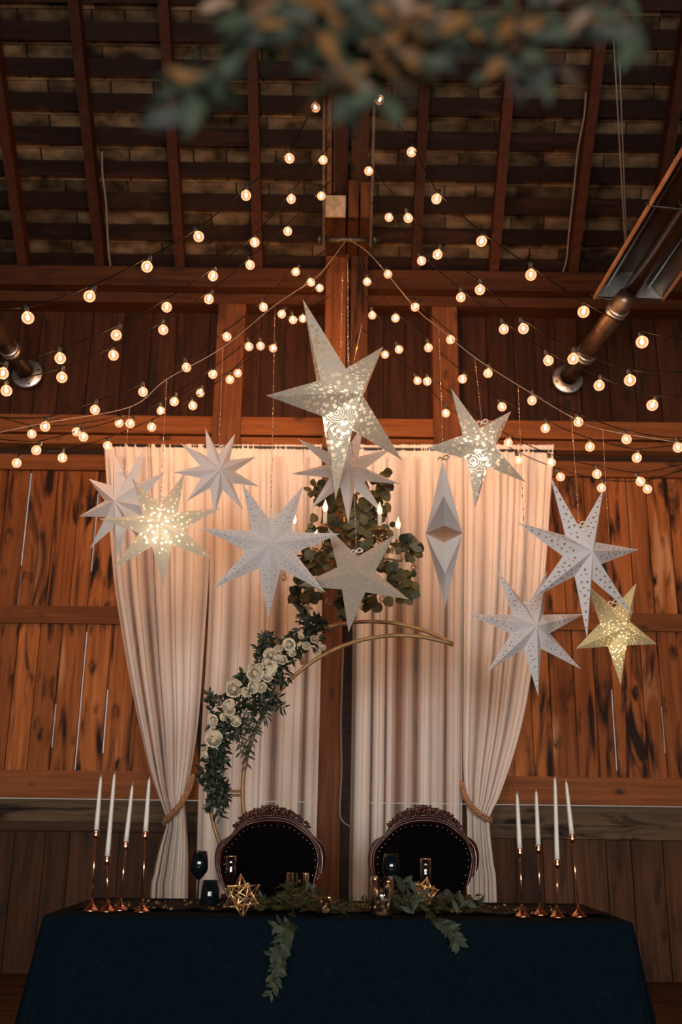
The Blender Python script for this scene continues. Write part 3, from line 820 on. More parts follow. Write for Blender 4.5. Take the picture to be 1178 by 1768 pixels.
for side, SS in (('left', LS), ('right', RS)):
    for si, (pts, ya, yb) in enumerate(SS):
        n_ = len(pts); w = []
        for i, (px, py) in enumerate(pts):
            Y = ya + (yb - ya) * i / (n_ - 1)
            w.append(P(px, py, Y))
        t_ = Th('string_light', w[0], 'black cord of glowing bulbs, %s of the strands %s of the post' % (updown[si], side), 'string lights', 'bulb strands fanning out from the central post')
        hooks = [q + Vector((0, 0, .060)) for q in w]
        tips = []
        tilts = []
        start = P(578 if side == 'left' else 618, max(pts[0][1] - 50, 120), ya + .15)
        if side == 'left': start = P(570, pts[0][1] - (25 if si < 3 else 40), ya + .1)
        else: start = P(640 if si < 3 else 625, pts[0][1] - (25 if si < 3 else 45), ya + .1)
        endd = hooks[-1] + (hooks[-1] - hooks[-2]) * 1.0; endd.z += .12
        ctrl = [start] + hooks + [endd]
        b = MB(); line = []
        for a, c in zip(ctrl, ctrl[1:]):
            for k in range(6):
                u = k / 6; q = a.lerp(c, u); q.z -= .02 * 4 * u * (1 - u) * (c - a).length; line.append(q)
        line.append(ctrl[-1])
        b.tube(line, .0038, 6); t_.part(b, 'cord', M['cord'])
        for i, h in enumerate(hooks):
            q0 = w[i]
            an = random.uniform(-.45, .45); ay = random.uniform(-.35, .35)
            rot = (ay, an, random.uniform(0, 6))
            g = D.objects.new('bulb', ME_G); COL.objects.link(g); g.parent = t_.o
            so = D.objects.new('socket', ME_S); COL.objects.link(so); so.parent = g
            fi = D.objects.new('filament', ME_F); COL.objects.link(fi); fi.parent = g
            from mathutils import Euler
            R3 = Euler(rot).to_matrix()
            loc = q0 - R3 @ Vector((0, 0, -.062))
            g.location = loc - t_.loc; g.rotation_euler = rot
# pale carrier wires from which the stars hang
WL = [(600, 412, 7.1), (570, 452, 6.2), (545, 480, 5.9), (475, 527, 5.3), (385, 600, 5.45), (288, 655, 5.45), (224, 703, 5.5), (80, 730, 5.5), (-40, 755, 5.5)]
WR = [(600, 412, 7.1), (640, 440, 6.2), (716, 530, 5.5), (758, 566, 5.2), (820, 617, 5.1), (895, 665, 5.2), (987, 720, 5.1), (1041, 742, 5.2), (1178, 765, 5.2), (1230, 772, 5.2)]
for pts, lb in ((WL, 'thin pale wire swooping left from the bolt at the post top, carrying the left stars'), (WR, 'thin pale wire swooping right from the bolt at the post top, carrying the right stars')):
    b = MB(); b.tube(bez([P(*q) for q in pts], 8), .0024, 6)
    b.build('hanging_wire', M['wirew'], label=lb, cat='wire', group='pale wires carrying the stars')
# ------------------------------------------------------------------ paper stars
def rodr(w):
    v = Vector(w); a = v.length
    return Matrix.Rotation(a, 3, v.normalized()) if a > 1e-9 else Matrix.Identity(3)
def decorate(b, A, T, V, style):
    """pierced shapes laid along one facet, rows running from the middle to the tip"""
    A, T, V = Vector(A), Vector(T), Vector(V)
    nn = (T - A).cross(V - A).normalized()
    if nn.dot(A) < 0: nn = -nn
    e1 = (T - A).normalized(); e2 = nn.cross(e1)
    ln = (T - V).length
    if style == 'star': spots = [(.86, .07, .6), (.76, .13, .8), (.65, .17, 1), (.54, .22, .8), (.53, .10, .6), (.43, .30, 1.15), (.42, .12, .8), (.31, .40, .8), (.30, .20, 1), (.20, .55, 1), (.18, .30, .7), (.10, .62, .6), (.10, .40, 1), (.30, .58, .6)]
    elif style == 'dot': spots = [(.84, .07, .7), (.74, .12, .9), (.66, .20, .6), (.62, .11, .8), (.52, .20, 1), (.50, .33, .6), (.42, .14, .7), (.38, .32, .9), (.30, .18, .6), (.28, .45, 1), (.20, .30, .7), (.16, .58, .8), (.12, .40, .6), (.08, .65, .7), (.34, .56, .6)]
    elif style == 'fine': spots = [(.80, .10, .8), (.70, .16, .6), (.60, .12, .7), (.55, .28, .6), (.46, .18, .8), (.40, .38, .6), (.33, .22, .7), (.25, .50, .8), (.22, .30, .5), (.12, .60, .7), (.10, .40, .6)]
    else: spots = [(.82, .08, .5), (.68, .16, .75), (.55, .12, .5), (.50, .26, .9), (.36, .20, .9), (.33, .45, 1), (.18, .34, 1), (.14, .62, .9), (.06, .50, .6)]
    for (u, v, s_) in spots:            # u towards the tip, v towards the valley
        c = A + (T - A) * u + (V - A) * v * (1 if u + v < .96 else 0) + nn * .0011
        sz = ln * {'star': .030, 'dot': .017, 'fine': .013, 'flower': .050}[style] * s_
        a0 = random.uniform(0, PI)
        def q(r_, a_): return c + e1 * (r_ * math.cos(a_)) + e2 * (r_ * math.sin(a_))
        if style == 'star': b.add([c] + [q(sz * (1 if k % 2 == 0 else .42), a0 + k * PI / 5) for k in range(10)], [(0, 1 + k, 1 + (k + 1) % 10) for k in range(10)], .5, 1)
        elif style == 'flower':
            for k in range(6):
                a_ = a0 + k * PI / 3; b.add([q(sz * .22, a_), q(sz * .62, a_ - .30), q(sz, a_), q(sz * .62, a_ + .30)], [(0, 1, 2, 3)], .5, 1)
        else: b.add([q(sz, a0 + k * PI / 4) for k in range(8)], [tuple(range(8))], .5, 1)
def star_mesh(n, R, r, d, style=None):
    b = MB(); vs = [(0, -d, 0), (0, d, 0)]
    e = .012
    for i in range(n):
        a = 2 * PI * i / n; vs.append((R * math.sin(a), 0, R * math.cos(a)))
        a = 2 * PI * (i + .5) / n; vs.append((r * math.sin(a), 0, r * math.cos(a)))
    fs = []
    for i in range(n):
        T = 2 + 2 * i; V = T + 1; V0 = 2 + 2 * ((i - 1) % n) + 1
        fs += [(0, T, V), (0, V0, T), (1, V, T), (1, T, V0)]
    b.add(vs, fs, .5)
    if style:
        for f0 in fs:
            T_, V_ = (f0[1], f0[2]) if f0[1] % 2 == 0 else (f0[2], f0[1])
            decorate(b, vs[f0[0]], vs[T_], vs[V_], style)
    return b
STARS = {
'A':(5,0.45,0.1370,0.1163,(0.2607,-0.5507,0.8072),(-0.0075,3.9078,2.8423),1.20),
'B':(5,0.3,0.1000,0.0800,(0.1374,-0.5117,0.5065),(0.6311,4.2944,2.7838),1.14),
'C':(5,0.3,0.1125,0.0720,(0.2836,-0.7148,0.4127),(1.4762,5.2578,2.1252),1.03),
'D':(5,0.3,0.1022,0.0655,(-0.0451,-0.5185,0.0218),(0.0785,4.9732,2.3319),1.06),
'E':(7,0.36,0.1250,0.0801,(0.0825,-0.4481,0.0861),(-0.3512,4.8310,2.4407),1.04),
'F':(7,0.36,0.1282,0.0808,(-0.0244,-0.5680,0.0496),(-1.0366,5.5104,2.7325),.96),
'G':(9,0.34,0.1480,0.0771,(-0.0206,-0.2727,-0.5188),(-1.2758,5.5543,2.8817),1.05),
'H':(9,0.28,0.1143,0.0633,(0.1104,-0.3271,0.4202),(-0.7552,5.7208,3.1441),1.0),
'I':(9,0.38,0.1365,0.0858,(-0.1348,0.3156,0.2759),(0.0322,6.1297,3.3122),.93),
'K':(7,0.38,0.1191,0.0690,(0.0974,-0.4282,0.5352),(1.0863,4.3345,2.2892),1.12),
'L':(7,0.34,0.1141,0.0780,(0.0615,-0.5270,0.3128),(0.9653,4.9942,2.0716),1.06)}
SINFO = {  # material, lamp, label, knot pixel, wire pixel (x, y, Y)
'A': ('star_lace', 'glow_w', 'largest paper star, five long points in cream lace paper, lit from inside, above the chandelier', (600, 645), (601, 440, 5.8)),
'B': ('star_lace', 'glow_w', 'five pointed cream lace star, lit inside, hanging over the right curtains', (833, 735), (820, 617, 5.1)),
'C': ('star_yellow', 'glow_y', 'small glowing yellow five pointed star with flower holes at lower right', (1059, 1045), (1041, 742, 5.2)),
'D': ('star_beige', None, 'unlit beige five pointed star hanging in front of the chandelier', (616, 957), (601, 600, 5.6)),
'E': ('star_white', None, 'large white seven pointed star left of the chandelier, in front of the inner curtain', (468, 897), (475, 527, 5.3)),
'F': ('star_cream', 'glow_w', 'glowing cream seven pointed star in front of the far left curtain', (277, 868), (288, 655, 5.45)),
'G': ('star_white', None, 'white nine pointed star at far left, behind the glowing cream star', (214, 822), (224, 703, 5.5)),
'H': ('star_white', None, 'small white nine pointed star at the curtain top left of the big star', (378, 780), (385, 600, 5.45)),
'I': ('star_plain', None, 'plain white nine pointed star directly behind the lower arm of the big star', (612, 770), (600, 600, 5.9)),
'K': ('star_gold', None, 'white seven pointed star with brown star shaped holes, highest at the right wall boards', (1001, 912), (987, 720, 5.1)),
'L': ('star_gold', None, 'white seven pointed star with small round brown holes, lower right before the curtain edge', (910, 1047), (895, 665, 5.2))}
def cordparts(t_, top, bot, seed):
    w, bb = beadline(top, bot, n=max(10, int((Vector(top) - Vector(bot)).length * 30)), seed=seed, br=.0055)
    c = t_.part(w, 'hanging_cord', M['wirew'])
    t_.sub(bb, 'beading', M['bead'], c)['kind'] = 'stuff'
    b = MB(); q = Vector(bot)
    b.tube(bez([q + Vector((-.012, -.01, 0)), q + Vector((.01, -.012, .03)), q + Vector((.03, -.01, .022)), q + Vector((.012, -.01, .008)), q + Vector((-.02, -.01, .02)), q + Vector((-.03, -.01, .005))], 6), .0035, 6)
    t_.part(b, 'ribbon_knot', M['wax'])
for si, (k_, (n_, R_s, r_s, d_s, rv, ps, sc)) in enumerate(STARS.items()):
    mk, lk, lb, kp, wp = SINFO[k_]
    pos = CP + (Vector(ps) - CP) * sc
    R_s, r_s, d_s = R_s * sc, r_s * sc, d_s * sc
    t_ = Th('paper_star', pos, lb, 'star lantern', 'hanging paper star lanterns')
    rot = rodr(rv)
    sty = {'K': 'star', 'L': 'dot', 'E': 'dot', 'G': 'fine', 'H': 'fine', 'C': 'flower'}.get(k_)
    b = star_mesh(n_, R_s, r_s, d_s, sty)
    sh = b.build('star_shade', [M[mk], M['hole_glow' if k_ == 'C' else 'hole_tan' if k_ in 'KL' else 'hole_pale']], t_.o); sh.rotation_euler = rot.to_euler()
    if lk:
        lo_ = {'A': .20, 'B': .2, 'C': .2, 'F': .08}[k_]
        b = MB(); ai = 2 * PI * {5: 3, 7: 4}[n_] / n_; b.ball((R_s * lo_ * math.sin(ai), d_s * .25, R_s * lo_ * math.cos(ai)), .05 if n_ != 5 or R_s > .4 else .04, 12, 8); lm = b.build('lamp_bulb', M[lk], t_.o); lm.rotation_euler = rot.to_euler(); tag(lm, 'glowing bulb inside the star')
    Yk = pos.y
    kn = P(kp[0], kp[1], Yk)
    cordparts(t_, P(*wp), kn, 30 + si)
# the star seen edge-on, with the slot between two arms open
def edge_star():
    c = P(767, 921, 4.95); pxm = (P(799, 918, 4.95) - P(735, 918, 4.95)).length / 2
    R = (P(767, 797, 4.95) - P(767, 1039, 4.95)).length / 2
    t_ = Th('paper_star', c, 'white star lantern turned edge-on like a tall diamond, right of the chandelier', 'star lantern', 'hanging paper star lanterns')
    b = MB(); n_ = 6; r = R * .42
    vs = [(-pxm, 0, 0), (pxm, 0, 0)]
    idx = {}
    def pt(rad, a): return (0, -rad * math.sin(a), rad * math.cos(a))
    for i in range(n_): idx['t', i] = len(vs); vs.append(pt(R, 2 * PI * i / n_))
    for i in range(n_):
        if i == 1: continue
        idx['v', i] = len(vs); vs.append(pt(r, 2 * PI * (i + .5) / n_))
    z1, z2 = .115 * R, -.115 * R
    idx['va'] = len(vs); vs.append((0, -r * .93, z1)); idx['vb'] = len(vs); vs.append((0, -r * .93, z2))
    fs = []
    for i in range(n_):
        T = idx['t', i]
        Vn = idx['va'] if i == 1 else idx['v', i]
        Vp = idx['vb'] if i == 2 else idx['v', (i - 1) % n_]
        fs += [(0, T, Vn), (0, Vp, T), (1, Vn, T), (1, T, Vp)]
    b.add(vs, fs, .5)
    es = b.build('star_shade', M['star_white'], t_.o); es.rotation_euler = (math.radians(17), 0, math.radians(-5.9))
    cordparts(t_, P(758, 566, 5.2), P(766, 797, 4.95), 77)
edge_star()

# ------------------------------------------------------------------ chandelier
CC = P(598, 935, 6.0)
t_ = Th('chandelier', CC, 'bronze candle chandelier with crystal drops, wrapped in eucalyptus, in front of the post', 'chandelier')
b = MB(); b.lathe([(0, .42), (.012, .42), (.016, .30), (.035, .26), (.018, .2), (.022, .05), (.05, .0), (.06, -.06), (.035, -.12), (.05, -.16), (.02, -.22), (0, -.25)], CC, n=20)
t_.part(b, 'column', M['bronze'])
b = MB(); top_ = P(601, 640, 6.3); b.tube([CC + Vector((0, 0, .4)), top_], .006, 6); t_.part(b, 'chain', M['bronze'])
def cdrop(mbx, q, s_=.02): mbx.lathe([(0, 0), (s_ * .25, -s_ * .4), (s_ * .8, -s_ * 1.7), (s_ * .85, -s_ * 2.1), (s_ * .5, -s_ * 2.7), (0, -s_ * 3)], q, n=7)
for i in range(6):
    a = i * PI / 3 + .12
    u = Vector((math.cos(a), math.sin(a), 0)); zz = Vector((0, 0, 1))
    R = .33
    tipz = P(684, 938, 6.0).z - CC.z
    path = bez([CC + u * .04 + zz * -.04, CC + u * .12 + zz * -.13, CC + u * .24 + zz * -.10, CC + u * (R + .02) + zz * (tipz - .10), CC + u * R + zz * (tipz - .02)], 8)
    b = MB(); b.tube(path, .0075, 8)
    cur = [CC + u * (.17 + .045 * math.cos(q * .5)) + zz * (-.03 + .045 * math.sin(q * .5)) for q in range(13)]
    b.tube(cur, .005, 6)
    arm = t_.part(b, 'arm', M['bronze'])
    top = CC + u * R + zz * tipz
    b = MB(); b.lathe([(.0, -.022), (.02, -.02), (.05, .0), (.052, .006), (.018, .004), (.018, .03), (0, .03)], top, n=18); t_.sub(b, 'drip_pan', M['bronze'], arm)
    b = MB(); b.lathe([(0, .0), (.0125, .0), (.0125, .085), (0, .088)], top + zz * .02, n=12); t_.part(b, 'candle_sleeve', M['drip'])
    b = MB(); b.lathe([(.0, 0), (.011, .002), (.017, .022), (.0155, .036), (.007, .06), (.0015, .078), (0, .079)], top + zz * .107, n=12); bl = t_.part(b, 'candle_bulb', M['candle_lamp'])
    b = MB(); b.ball(top + zz * .132, .007, 8, 6, sc=(1, 1, 2.2)); t_.sub(b, 'filament', M['flame'], bl)
    for k in range(5):
        an = k * 2 * PI / 5
        b = MB(); cdrop(b, top + Vector((math.cos(an) * .046, math.sin(an) * .046, -.002)), .017); t_.sub(b, 'crystal_drop', M['crystal'], arm)
for (px, py) in ((491, 985), (567, 1030), (594, 1040), (660, 1022), (714, 968), (520, 1000), (625, 1035)):
    q = P(px, py, 5.95); b = MB(); b.tube([q + Vector((0, 0, .05)), q], .0015, 5); cdrop(b, q, .023); t_.part(b, 'crystal_drop', M['crystal'])

def cluster(mbx, spots, n_per, ln, wd, rnd, seed, Yd=.10, down=.3, spread=1.0):
    rd = random.Random(seed)
    for (px, py, rr, Y) in spots:
        for k in range(n_per):
            a = rd.uniform(0, 2 * PI); q_ = rr * math.sqrt(rd.random())
            c = P(px + q_ * math.cos(a), py + q_ * math.sin(a), Y + rd.uniform(-Yd, Yd))
            d_ = Vector((rd.uniform(-1, 1), rd.uniform(-.7, .3), rd.uniform(-1, 1) - down)) 
            nr = Vector((rd.uniform(-.6, .6), -1, rd.uniform(-.6, .8)))
            s = rd.uniform(.7, 1.25)
            mbx.leaf(c, d_, nr, ln * s, wd * s, rd.random(), rnd=rnd, fold=rd.uniform(.0, .4))
sp = [(590, 850, 20, 6.0), (605, 880, 34, 6.0), (640, 870, 26, 6.0), (655, 905, 26, 6.0), (622, 900, 26, 5.95), (570, 885, 30, 5.95), (556, 905, 24, 5.9), (620, 935, 30, 5.9), (590, 925, 30, 5.9),
      (645, 945, 26, 5.85), (545, 960, 32, 5.85), (530, 985, 24, 5.85), (520, 962, 22, 5.9), (575, 965, 32, 5.8), (580, 1005, 30, 5.8), (540, 1020, 22, 5.8), (520, 1035, 16, 5.8), (610, 1015, 30, 5.8),
      (655, 985, 34, 5.85), (680, 960, 28, 5.85), (690, 1000, 26, 5.85), (700, 1015, 20, 5.85), (715, 945, 14, 5.85), (650, 1025, 22, 5.8), (595, 1045, 14, 5.8), (548, 850, 13, 6.0), (660, 835, 16, 6.0), (655, 860, 14, 6.0)]
te = Th('eucalyptus_garland', P(590, 1000, 5.85), 'bushy garland of round eucalyptus leaves wound round the chandelier', 'garland')
b = MB(); cluster(b, sp, 17, .062, .056, True, 21, .12, .2)
te.part(b, 'foliage', M['leaf_euc'], kind='stuff')
b = MB()
for (pts) in ([(590, 820), (600, 900), (620, 980), (690, 1010)], [(600, 880), (560, 940), (520, 1000), (520, 1040)], [(640, 850), (650, 930), (720, 940)], [(600, 960), (600, 1050)]):
    b.tube(bez([P(px, py, 5.9) for px, py in pts], 8), .005, 6)
te.part(b, 'stem', M['stem'])

# ------------------------------------------------------------------ gold crescent arch
YA = 6.1
def arc(cx, cy, r, a0, a1, n=60): return [P(cx + r * math.cos(a), cy + r * math.sin(a), YA) for a in [a0 + (a1 - a0) * i / n for i in range(n + 1)]]
ta = Th('crescent_arch', P(560, 1640, YA) * 1, 'gold metal crescent moon arch standing behind the left chair', 'arch')
a_tip = math.atan2(1112 - 1353, 782 - 640); a_end = math.atan2(1632 - 1353, 626 - 640)
b = MB(); b.tube(arc(640, 1353, 280, a_tip, a_end - 2 * PI), .0125, 10); ta.part(b, 'outer_hoop', M['gold'])
a_tip = math.atan2(1116 - 1368, 782 - 690); a_end = math.atan2(1632 - 1368, 626 - 690)
b = MB(); b.tube(arc(690, 1368, 271, a_tip, a_end - 2 * PI), .0125, 10); ta.part(b, 'inner_hoop', M['gold'])
for (x0, y0, x1, y1) in ((361, 1366, 420, 1366), (362, 1373, 420, 1373), (514, 1124, 522, 1148), (517, 1122, 525, 1146), (420, 1530, 470, 1500)):
    b = MB(); b.tube([P(x0, y0, YA), P(x1, y1, YA)], .008, 8); ta.part(b, 'cross_bar', M['gold'])
b = MB(); q = P(626, 1628, YA)
b.box(q.x - .45, q.x + .45, YA - .2, YA + .2, 0, .012); b.beam(Vector((q.x - .1, YA, 0)), Vector((q.x - .1, YA, q.z + .05)), .03, .03, Vector((0, 1, 0))); b.beam(Vector((q.x + .1, YA, 0)), Vector((q.x + .1, YA, q.z + .08)), .03, .03, Vector((0, 1, 0)))
ta.part(b, 'stand', M['gold'])
# flowers
tf = Th('floral_garland', P(450, 1180, YA - .08), 'garland of cream roses and dark leaves wired along the left of the gold arch', 'floral garland')
spots = [(545, 1085, 20, YA - .06), (530, 1100, 24, YA - .08), (505, 1112, 24, YA - .08), (490, 1130, 22, YA - .08), (462, 1105, 10, YA - .06), (455, 1125, 16, YA - .06), (470, 1150, 24, YA - .08), (450, 1170, 26, YA - .08), (430, 1180, 24, YA - .08), (480, 1160, 22, YA - .08),
         (415, 1190, 22, YA - .08), (440, 1210, 22, YA - .08), (455, 1200, 18, YA - .08), (400, 1215, 22, YA - .08), (390, 1240, 24, YA - .08), (405, 1250, 22, YA - .08), (380, 1260, 20, YA - .08), (375, 1290, 18, YA - .08), (372, 1310, 18, YA - .08), (368, 1335, 18, YA - .08), (372, 1355, 17, YA - .08), (376, 1375, 14, YA - .08)]
b = MB(); cluster(b, spots, 52, .052, .019, False, 5, .07, .35)
cluster(b, [(537, 1070, 20, YA - .1), (358, 1345, 12, YA - .08), (350, 1330, 8, YA - .08), (365, 1208, 14, YA - .08), (475, 1215, 16, YA - .08), (460, 1100, 10, YA - .05), (372, 1395, 10, YA - .08), (384, 1370, 12, YA - .08)], 12, .055, .021, False, 6, .04, .2)
# trailing sprigs
rd = random.Random(4); 
def sprig(mbx, stm, pts, Y, n_, ln, wd, seed, rs=.0022):
    rd = random.Random(seed); w = bez([P(px, py, Y if not isinstance(Y, (list, tuple)) else Y[i]) for i, (px, py) in enumerate(pts)], 10)
    stm.tube(w, rs, 5)
    for i in range(n_):
        q = w[int((i + .5) / n_ * (len(w) - 1))]; j = min(len(w) - 2, int((i + .5) / n_ * (len(w) - 1)))
        d_ = (w[j + 1] - w[j]).normalized(); sdv = d_.cross(Vector((0, -1, 0))) * (1 if i % 2 else -1)
        mbx.leaf(q, d_ * rd.uniform(.4, 1) + sdv * rd.uniform(.5, 1.1) + Vector((0, rd.uniform(-.5, .2), 0)), Vector((rd.uniform(-.4, .4), -1, rd.uniform(-.3, .6))), ln * rd.uniform(.7, 1.2), wd * rd.uniform(.8, 1.1), rd.random())
st = MB()
for i, pts in enumerate(([(410, 1235), (418, 1275), (428, 1310)], [(420, 1240), (430, 1280), (427, 1325)], [(405, 1240), (412, 1270), (416, 1300)], [(450, 1205), (462, 1230), (455, 1245)], [(440, 1215), (435, 1240), (445, 1262)], [(425, 1225), (438, 1262), (432, 1300)],
                         [(375, 1350), (378, 1385), (382, 1412)], [(370, 1360), (368, 1385), (362, 1395)], [(380, 1350), (392, 1378), (386, 1390)], [(530, 1085), (525, 1068), (520, 1060)], [(540, 1090), (545, 1075), (553, 1068)], [(385, 1215), (370, 1205), (358, 1201)], [(470, 1120), (455, 1105), (462, 1095)], [(545, 1075), (533, 1070), (520, 1062)], [(470, 1195), (478, 1215), (490, 1222)])):
    sprig(b, st, pts, YA - .1, 16, .050, .013, 50 + i)
tf.part(b, 'foliage', M['leaf_dark'], kind='stuff'); tf.part(st, 'stem', M['stem'])
def rose(q, r, seed):
    rd = random.Random(seed); b = MB(); ax = Vector((rd.uniform(-.7, .7), -1, rd.uniform(-.6, .5))).normalized()
    t1 = ax.cross(Vector((0, 0, 1))).normalized(); t2 = ax.cross(t1)
    b.ball(q + ax * r * .12, r * .36, 10, 7, sc=(1, 1, 1))
    for ly, (rr, np_, hh, fl) in enumerate(((.22, 3, .60, -.05), (.40, 3, .58, .0), (.58, 4, .50, .05), (.78, 5, .34, .15), (.98, 5, .12, .35))):
        for k in range(np_):
            a = 2 * PI * (k + ly * .37 + rd.uniform(-.3, .3)) / np_
            u = t1 * math.cos(a) + t2 * math.sin(a); sdv = ax.cross(u); vs = []
            tl = rd.uniform(-.08, .1)
            for i in range(5):
                v_ = i / 4
                out = r * rr * (.34 + .66 * math.sin(v_ * PI * (.78 if ly < 4 else .55))) + r * fl * .30 * v_ ** 3 + tl * r * v_
                up_ = r * (-.35 + (hh + .35) * v_ - fl * .22 * v_ ** 4)
                for j in range(5):
                    w_ = (j - 2) / 2
                    hw = r * rr * (.40 + .75 * math.sin(min(1, v_ * 1.15) * PI * .62)) * w_ * .95
                    vs.append(q + u * (out * (1 - .5 * w_ * w_)) + sdv * hw + ax * (up_ - r * .16 * w_ * w_ * v_))
            fs = [(i * 5 + j, i * 5 + j + 1, (i + 1) * 5 + j + 1, (i + 1) * 5 + j) for i in range(4) for j in range(4)]
            b.add(vs, fs, rd.random(), 0, True)
    return b
for i, (px, py, r) in enumerate(((404, 1189, 15), (441, 1163, 15), (435, 1153, 9), (466, 1156, 15), (462, 1166, 11), (438, 1186, 11), (452, 1187, 9), (467, 1131, 12), (459, 1141, 8), (474, 1136, 7), (482, 1138, 8), (488, 1139, 8), (499, 1113, 11), (481, 1120, 8), (520, 1098, 6), (543, 1103, 7), (517, 1112, 5), (529, 1115, 7), (557, 1118, 6),
                                 (394, 1218, 12), (397, 1227, 9), (407, 1245, 10), (386, 1238, 7), (367, 1243, 9), (369, 1252, 6), (369, 1276, 15), (354, 1303, 6), (425, 1196, 9), (448, 1152, 7), (505, 1127, 7), (422, 1192, 6))):
    tf.part(rose(P(px, py, YA - .16), r * .0033, 300 + i), 'rose' if r > 9 else 'small_rose', M['petal'])

# ------------------------------------------------------------------ chairs
def chair(cx, lb, seed, dx):
    rd = random.Random(seed)
    YC_ = 5.62
    def q(px, py, dy=0): return P(px + dx, py, YC_ + dy)
    base = q(466, 1500); 
    t_ = Th('throne_chair', (base.x, 5.4, 0), lb, 'chair', 'ornate throne chairs')
    def cr(x, y): return (300 + x / 2.181, 1380 + y / 2.181)
    outer = [cr(*p) for p in ((205, 372), (172, 310), (155, 240), (160, 188), (180, 155), (213, 135), (238, 100), (268, 72), (312, 56), (367, 50), (422, 56), (462, 72), (500, 104), (528, 138), (556, 160), (572, 200), (570, 255), (548, 320), (520, 372))]
    inner = [cr(*p) for p in ((222, 372), (197, 310), (185, 245), (192, 195), (215, 165), (245, 130), (275, 108), (318, 96), (367, 92), (418, 97), (458, 112), (492, 140), (520, 165), (537, 205), (538, 255), (518, 320), (500, 372))]
    # frame: moulded band between outer and inner
    O = bez([Vector((a, b_, 0)) for a, b_ in outer], 6); I = bez([Vector((a, b_, 0)) for a, b_ in inner], 6)
    b = MB(); prof = [(0, .03), (0, -.005), (.12, -.030), (.28, -.034), (.36, -.016), (.46, -.018), (.58, -.038), (.74, -.038), (.84, -.018), (1, -.006), (1, .03)]
    vs = []; m_ = len(prof)
    for o_, i_ in zip(O, I):
        for (u, dy) in prof:
            w = o_.lerp(i_, u); vs.append(q(w.x, w.y, 0) + Vector((0, dy, 0)))
    fs = []
    for r in range(len(O) - 1):
        for c in range(m_):
            c2 = (c + 1) % m_; fs.append((r * m_ + c, r * m_ + c2, (r + 1) * m_ + c2, (r + 1) * m_ + c))
    b.add(vs, fs, .5, 0, True)
    fr = t_.part(b, 'back_frame', M['mahog'])
    # upholstery
    b = MB(); vs = [q(466, 1480, -.03)]
    for k, ii in enumerate(I): vs.append(q(ii.x, ii.y, .0) + Vector((0, -.004, 0)))
    mid = [vs[0].lerp(v_, .8) + Vector((0, -.028, 0)) for v_ in vs[1:]]
    nI = len(I); vs2 = [vs[0] + Vector((0, -.01, 0))] + mid + vs[1:]
    fs = [(0, 1 + k, 2 + k) for k in range(nI - 1)] + [(1 + k, 1 + nI + k, 2 + nI + k, 2 + k) for k in range(nI - 1)]
    fs += [(0, nI, 1), (1, nI, 2 * nI, nI + 1)]
    b.add(vs2, fs, .5, 0, True)
    t_.part(b, 'back_cushion', M['velvet'])
    tot = len(I)
    nme = None
    for k in range(0, tot, 3):
        c = Vector((466, 1490, 0)).lerp(I[k], .965)
        if nme is None:
            b = MB(); b.ball((0, 0, 0), .0034, 8, 5); no = b.build('brass_nail', M['nail'], t_.o); nme = no.data
        else:
            no = D.objects.new('brass_nail', nme); COL.objects.link(no); no.parent = t_.o
        no.location = q(c.x, c.y, -.022) - t_.loc
    # carved crest
    b = MB(); Lf = []
    crest = bez([Vector((*cr(*p), 0)) for p in ((232, 102), (262, 68), (310, 50), (367, 42), (425, 48), (465, 64), (505, 104))], 5)
    for k, c in enumerate(crest):
        n_ = 3
        cen = abs(k / (len(crest) - 1) - .5) * 2
        for j in range(n_):
            px = c.x + rd.uniform(-3, 3); py = c.y + rd.uniform(-5, 4) * (1 - .6 * cen)
            b.ball(q(px, py, -.03 - rd.uniform(0, .012)), rd.uniform(.008, .015) * (1 - .35 * cen), 8, 6, sc=(1.2, .8, .8))
    for sgn in (-1, 1):          # two roses beside the middle, a shell on top
        for (ox, oy, rr) in ((10, -2, .024), (24, 1, .021), (38, 6, .018)):
            c0 = q(466 + sgn * ox, 1402 + oy, -.035)
            for rg, rad in ((0, .25), (1, .6), (2, 1.0)):
                for kk in range(4 + rg * 2):
                    an = kk * 2 * PI / (4 + rg * 2) + rg
                    b.ball(c0 + Vector((math.cos(an) * rr * rad, -.008 * (2 - rg), math.sin(an) * rr * rad)), rr * .34, 7, 5, sc=(1, .6, 1))
    for k in range(9):
        an = PI * (k + .5) / 9
        b.ball(q(466, 1400, -.03) + Vector((math.cos(an) * .03, 0, math.sin(an) * .022)), .009, 7, 5, sc=(1, .7, 1.2))
    t_.sub(b, 'carved_crest', M['mahog'], fr)
    xc = base.x
    # seat, rails, arms and legs (mostly behind the table)
    b = MB(); hw = .27
    pr = []
    for k in range(24):
        an = 2 * PI * k / 24; ex = .30 * math.copysign(abs(math.cos(an)) ** .6, math.cos(an)); ey = .27 * math.copysign(abs(math.sin(an)) ** .6, math.sin(an)); pr.append((ex, ey))
    vs = [(xc + ex * s_, 5.50 + ey * s_ * .9, z) for (s_, z) in ((1, .40), (1.02, .44), (.95, .475), (.6, .49)) for ex, ey in pr]
    fs = [(r * 24 + c, r * 24 + (c + 1) % 24, (r + 1) * 24 + (c + 1) % 24, (r + 1) * 24 + c) for r in range(3) for c in range(24)] + [tuple(range(23, -1, -1)), tuple(range(72, 96))]
    b.add(vs, fs, .5, 0, True); t_.part(b, 'seat', M['velvet'])
    b = MB(); vs = [(xc + ex * s_, 5.50 + ey * s_ * .9, z) for (s_, z) in ((1, .33), (1.04, .35), (1.04, .39), (1, .405)) for ex, ey in pr]
    b.add(vs, fs, .5, 0, True); t_.part(b, 'seat_rail', M['mahog'])
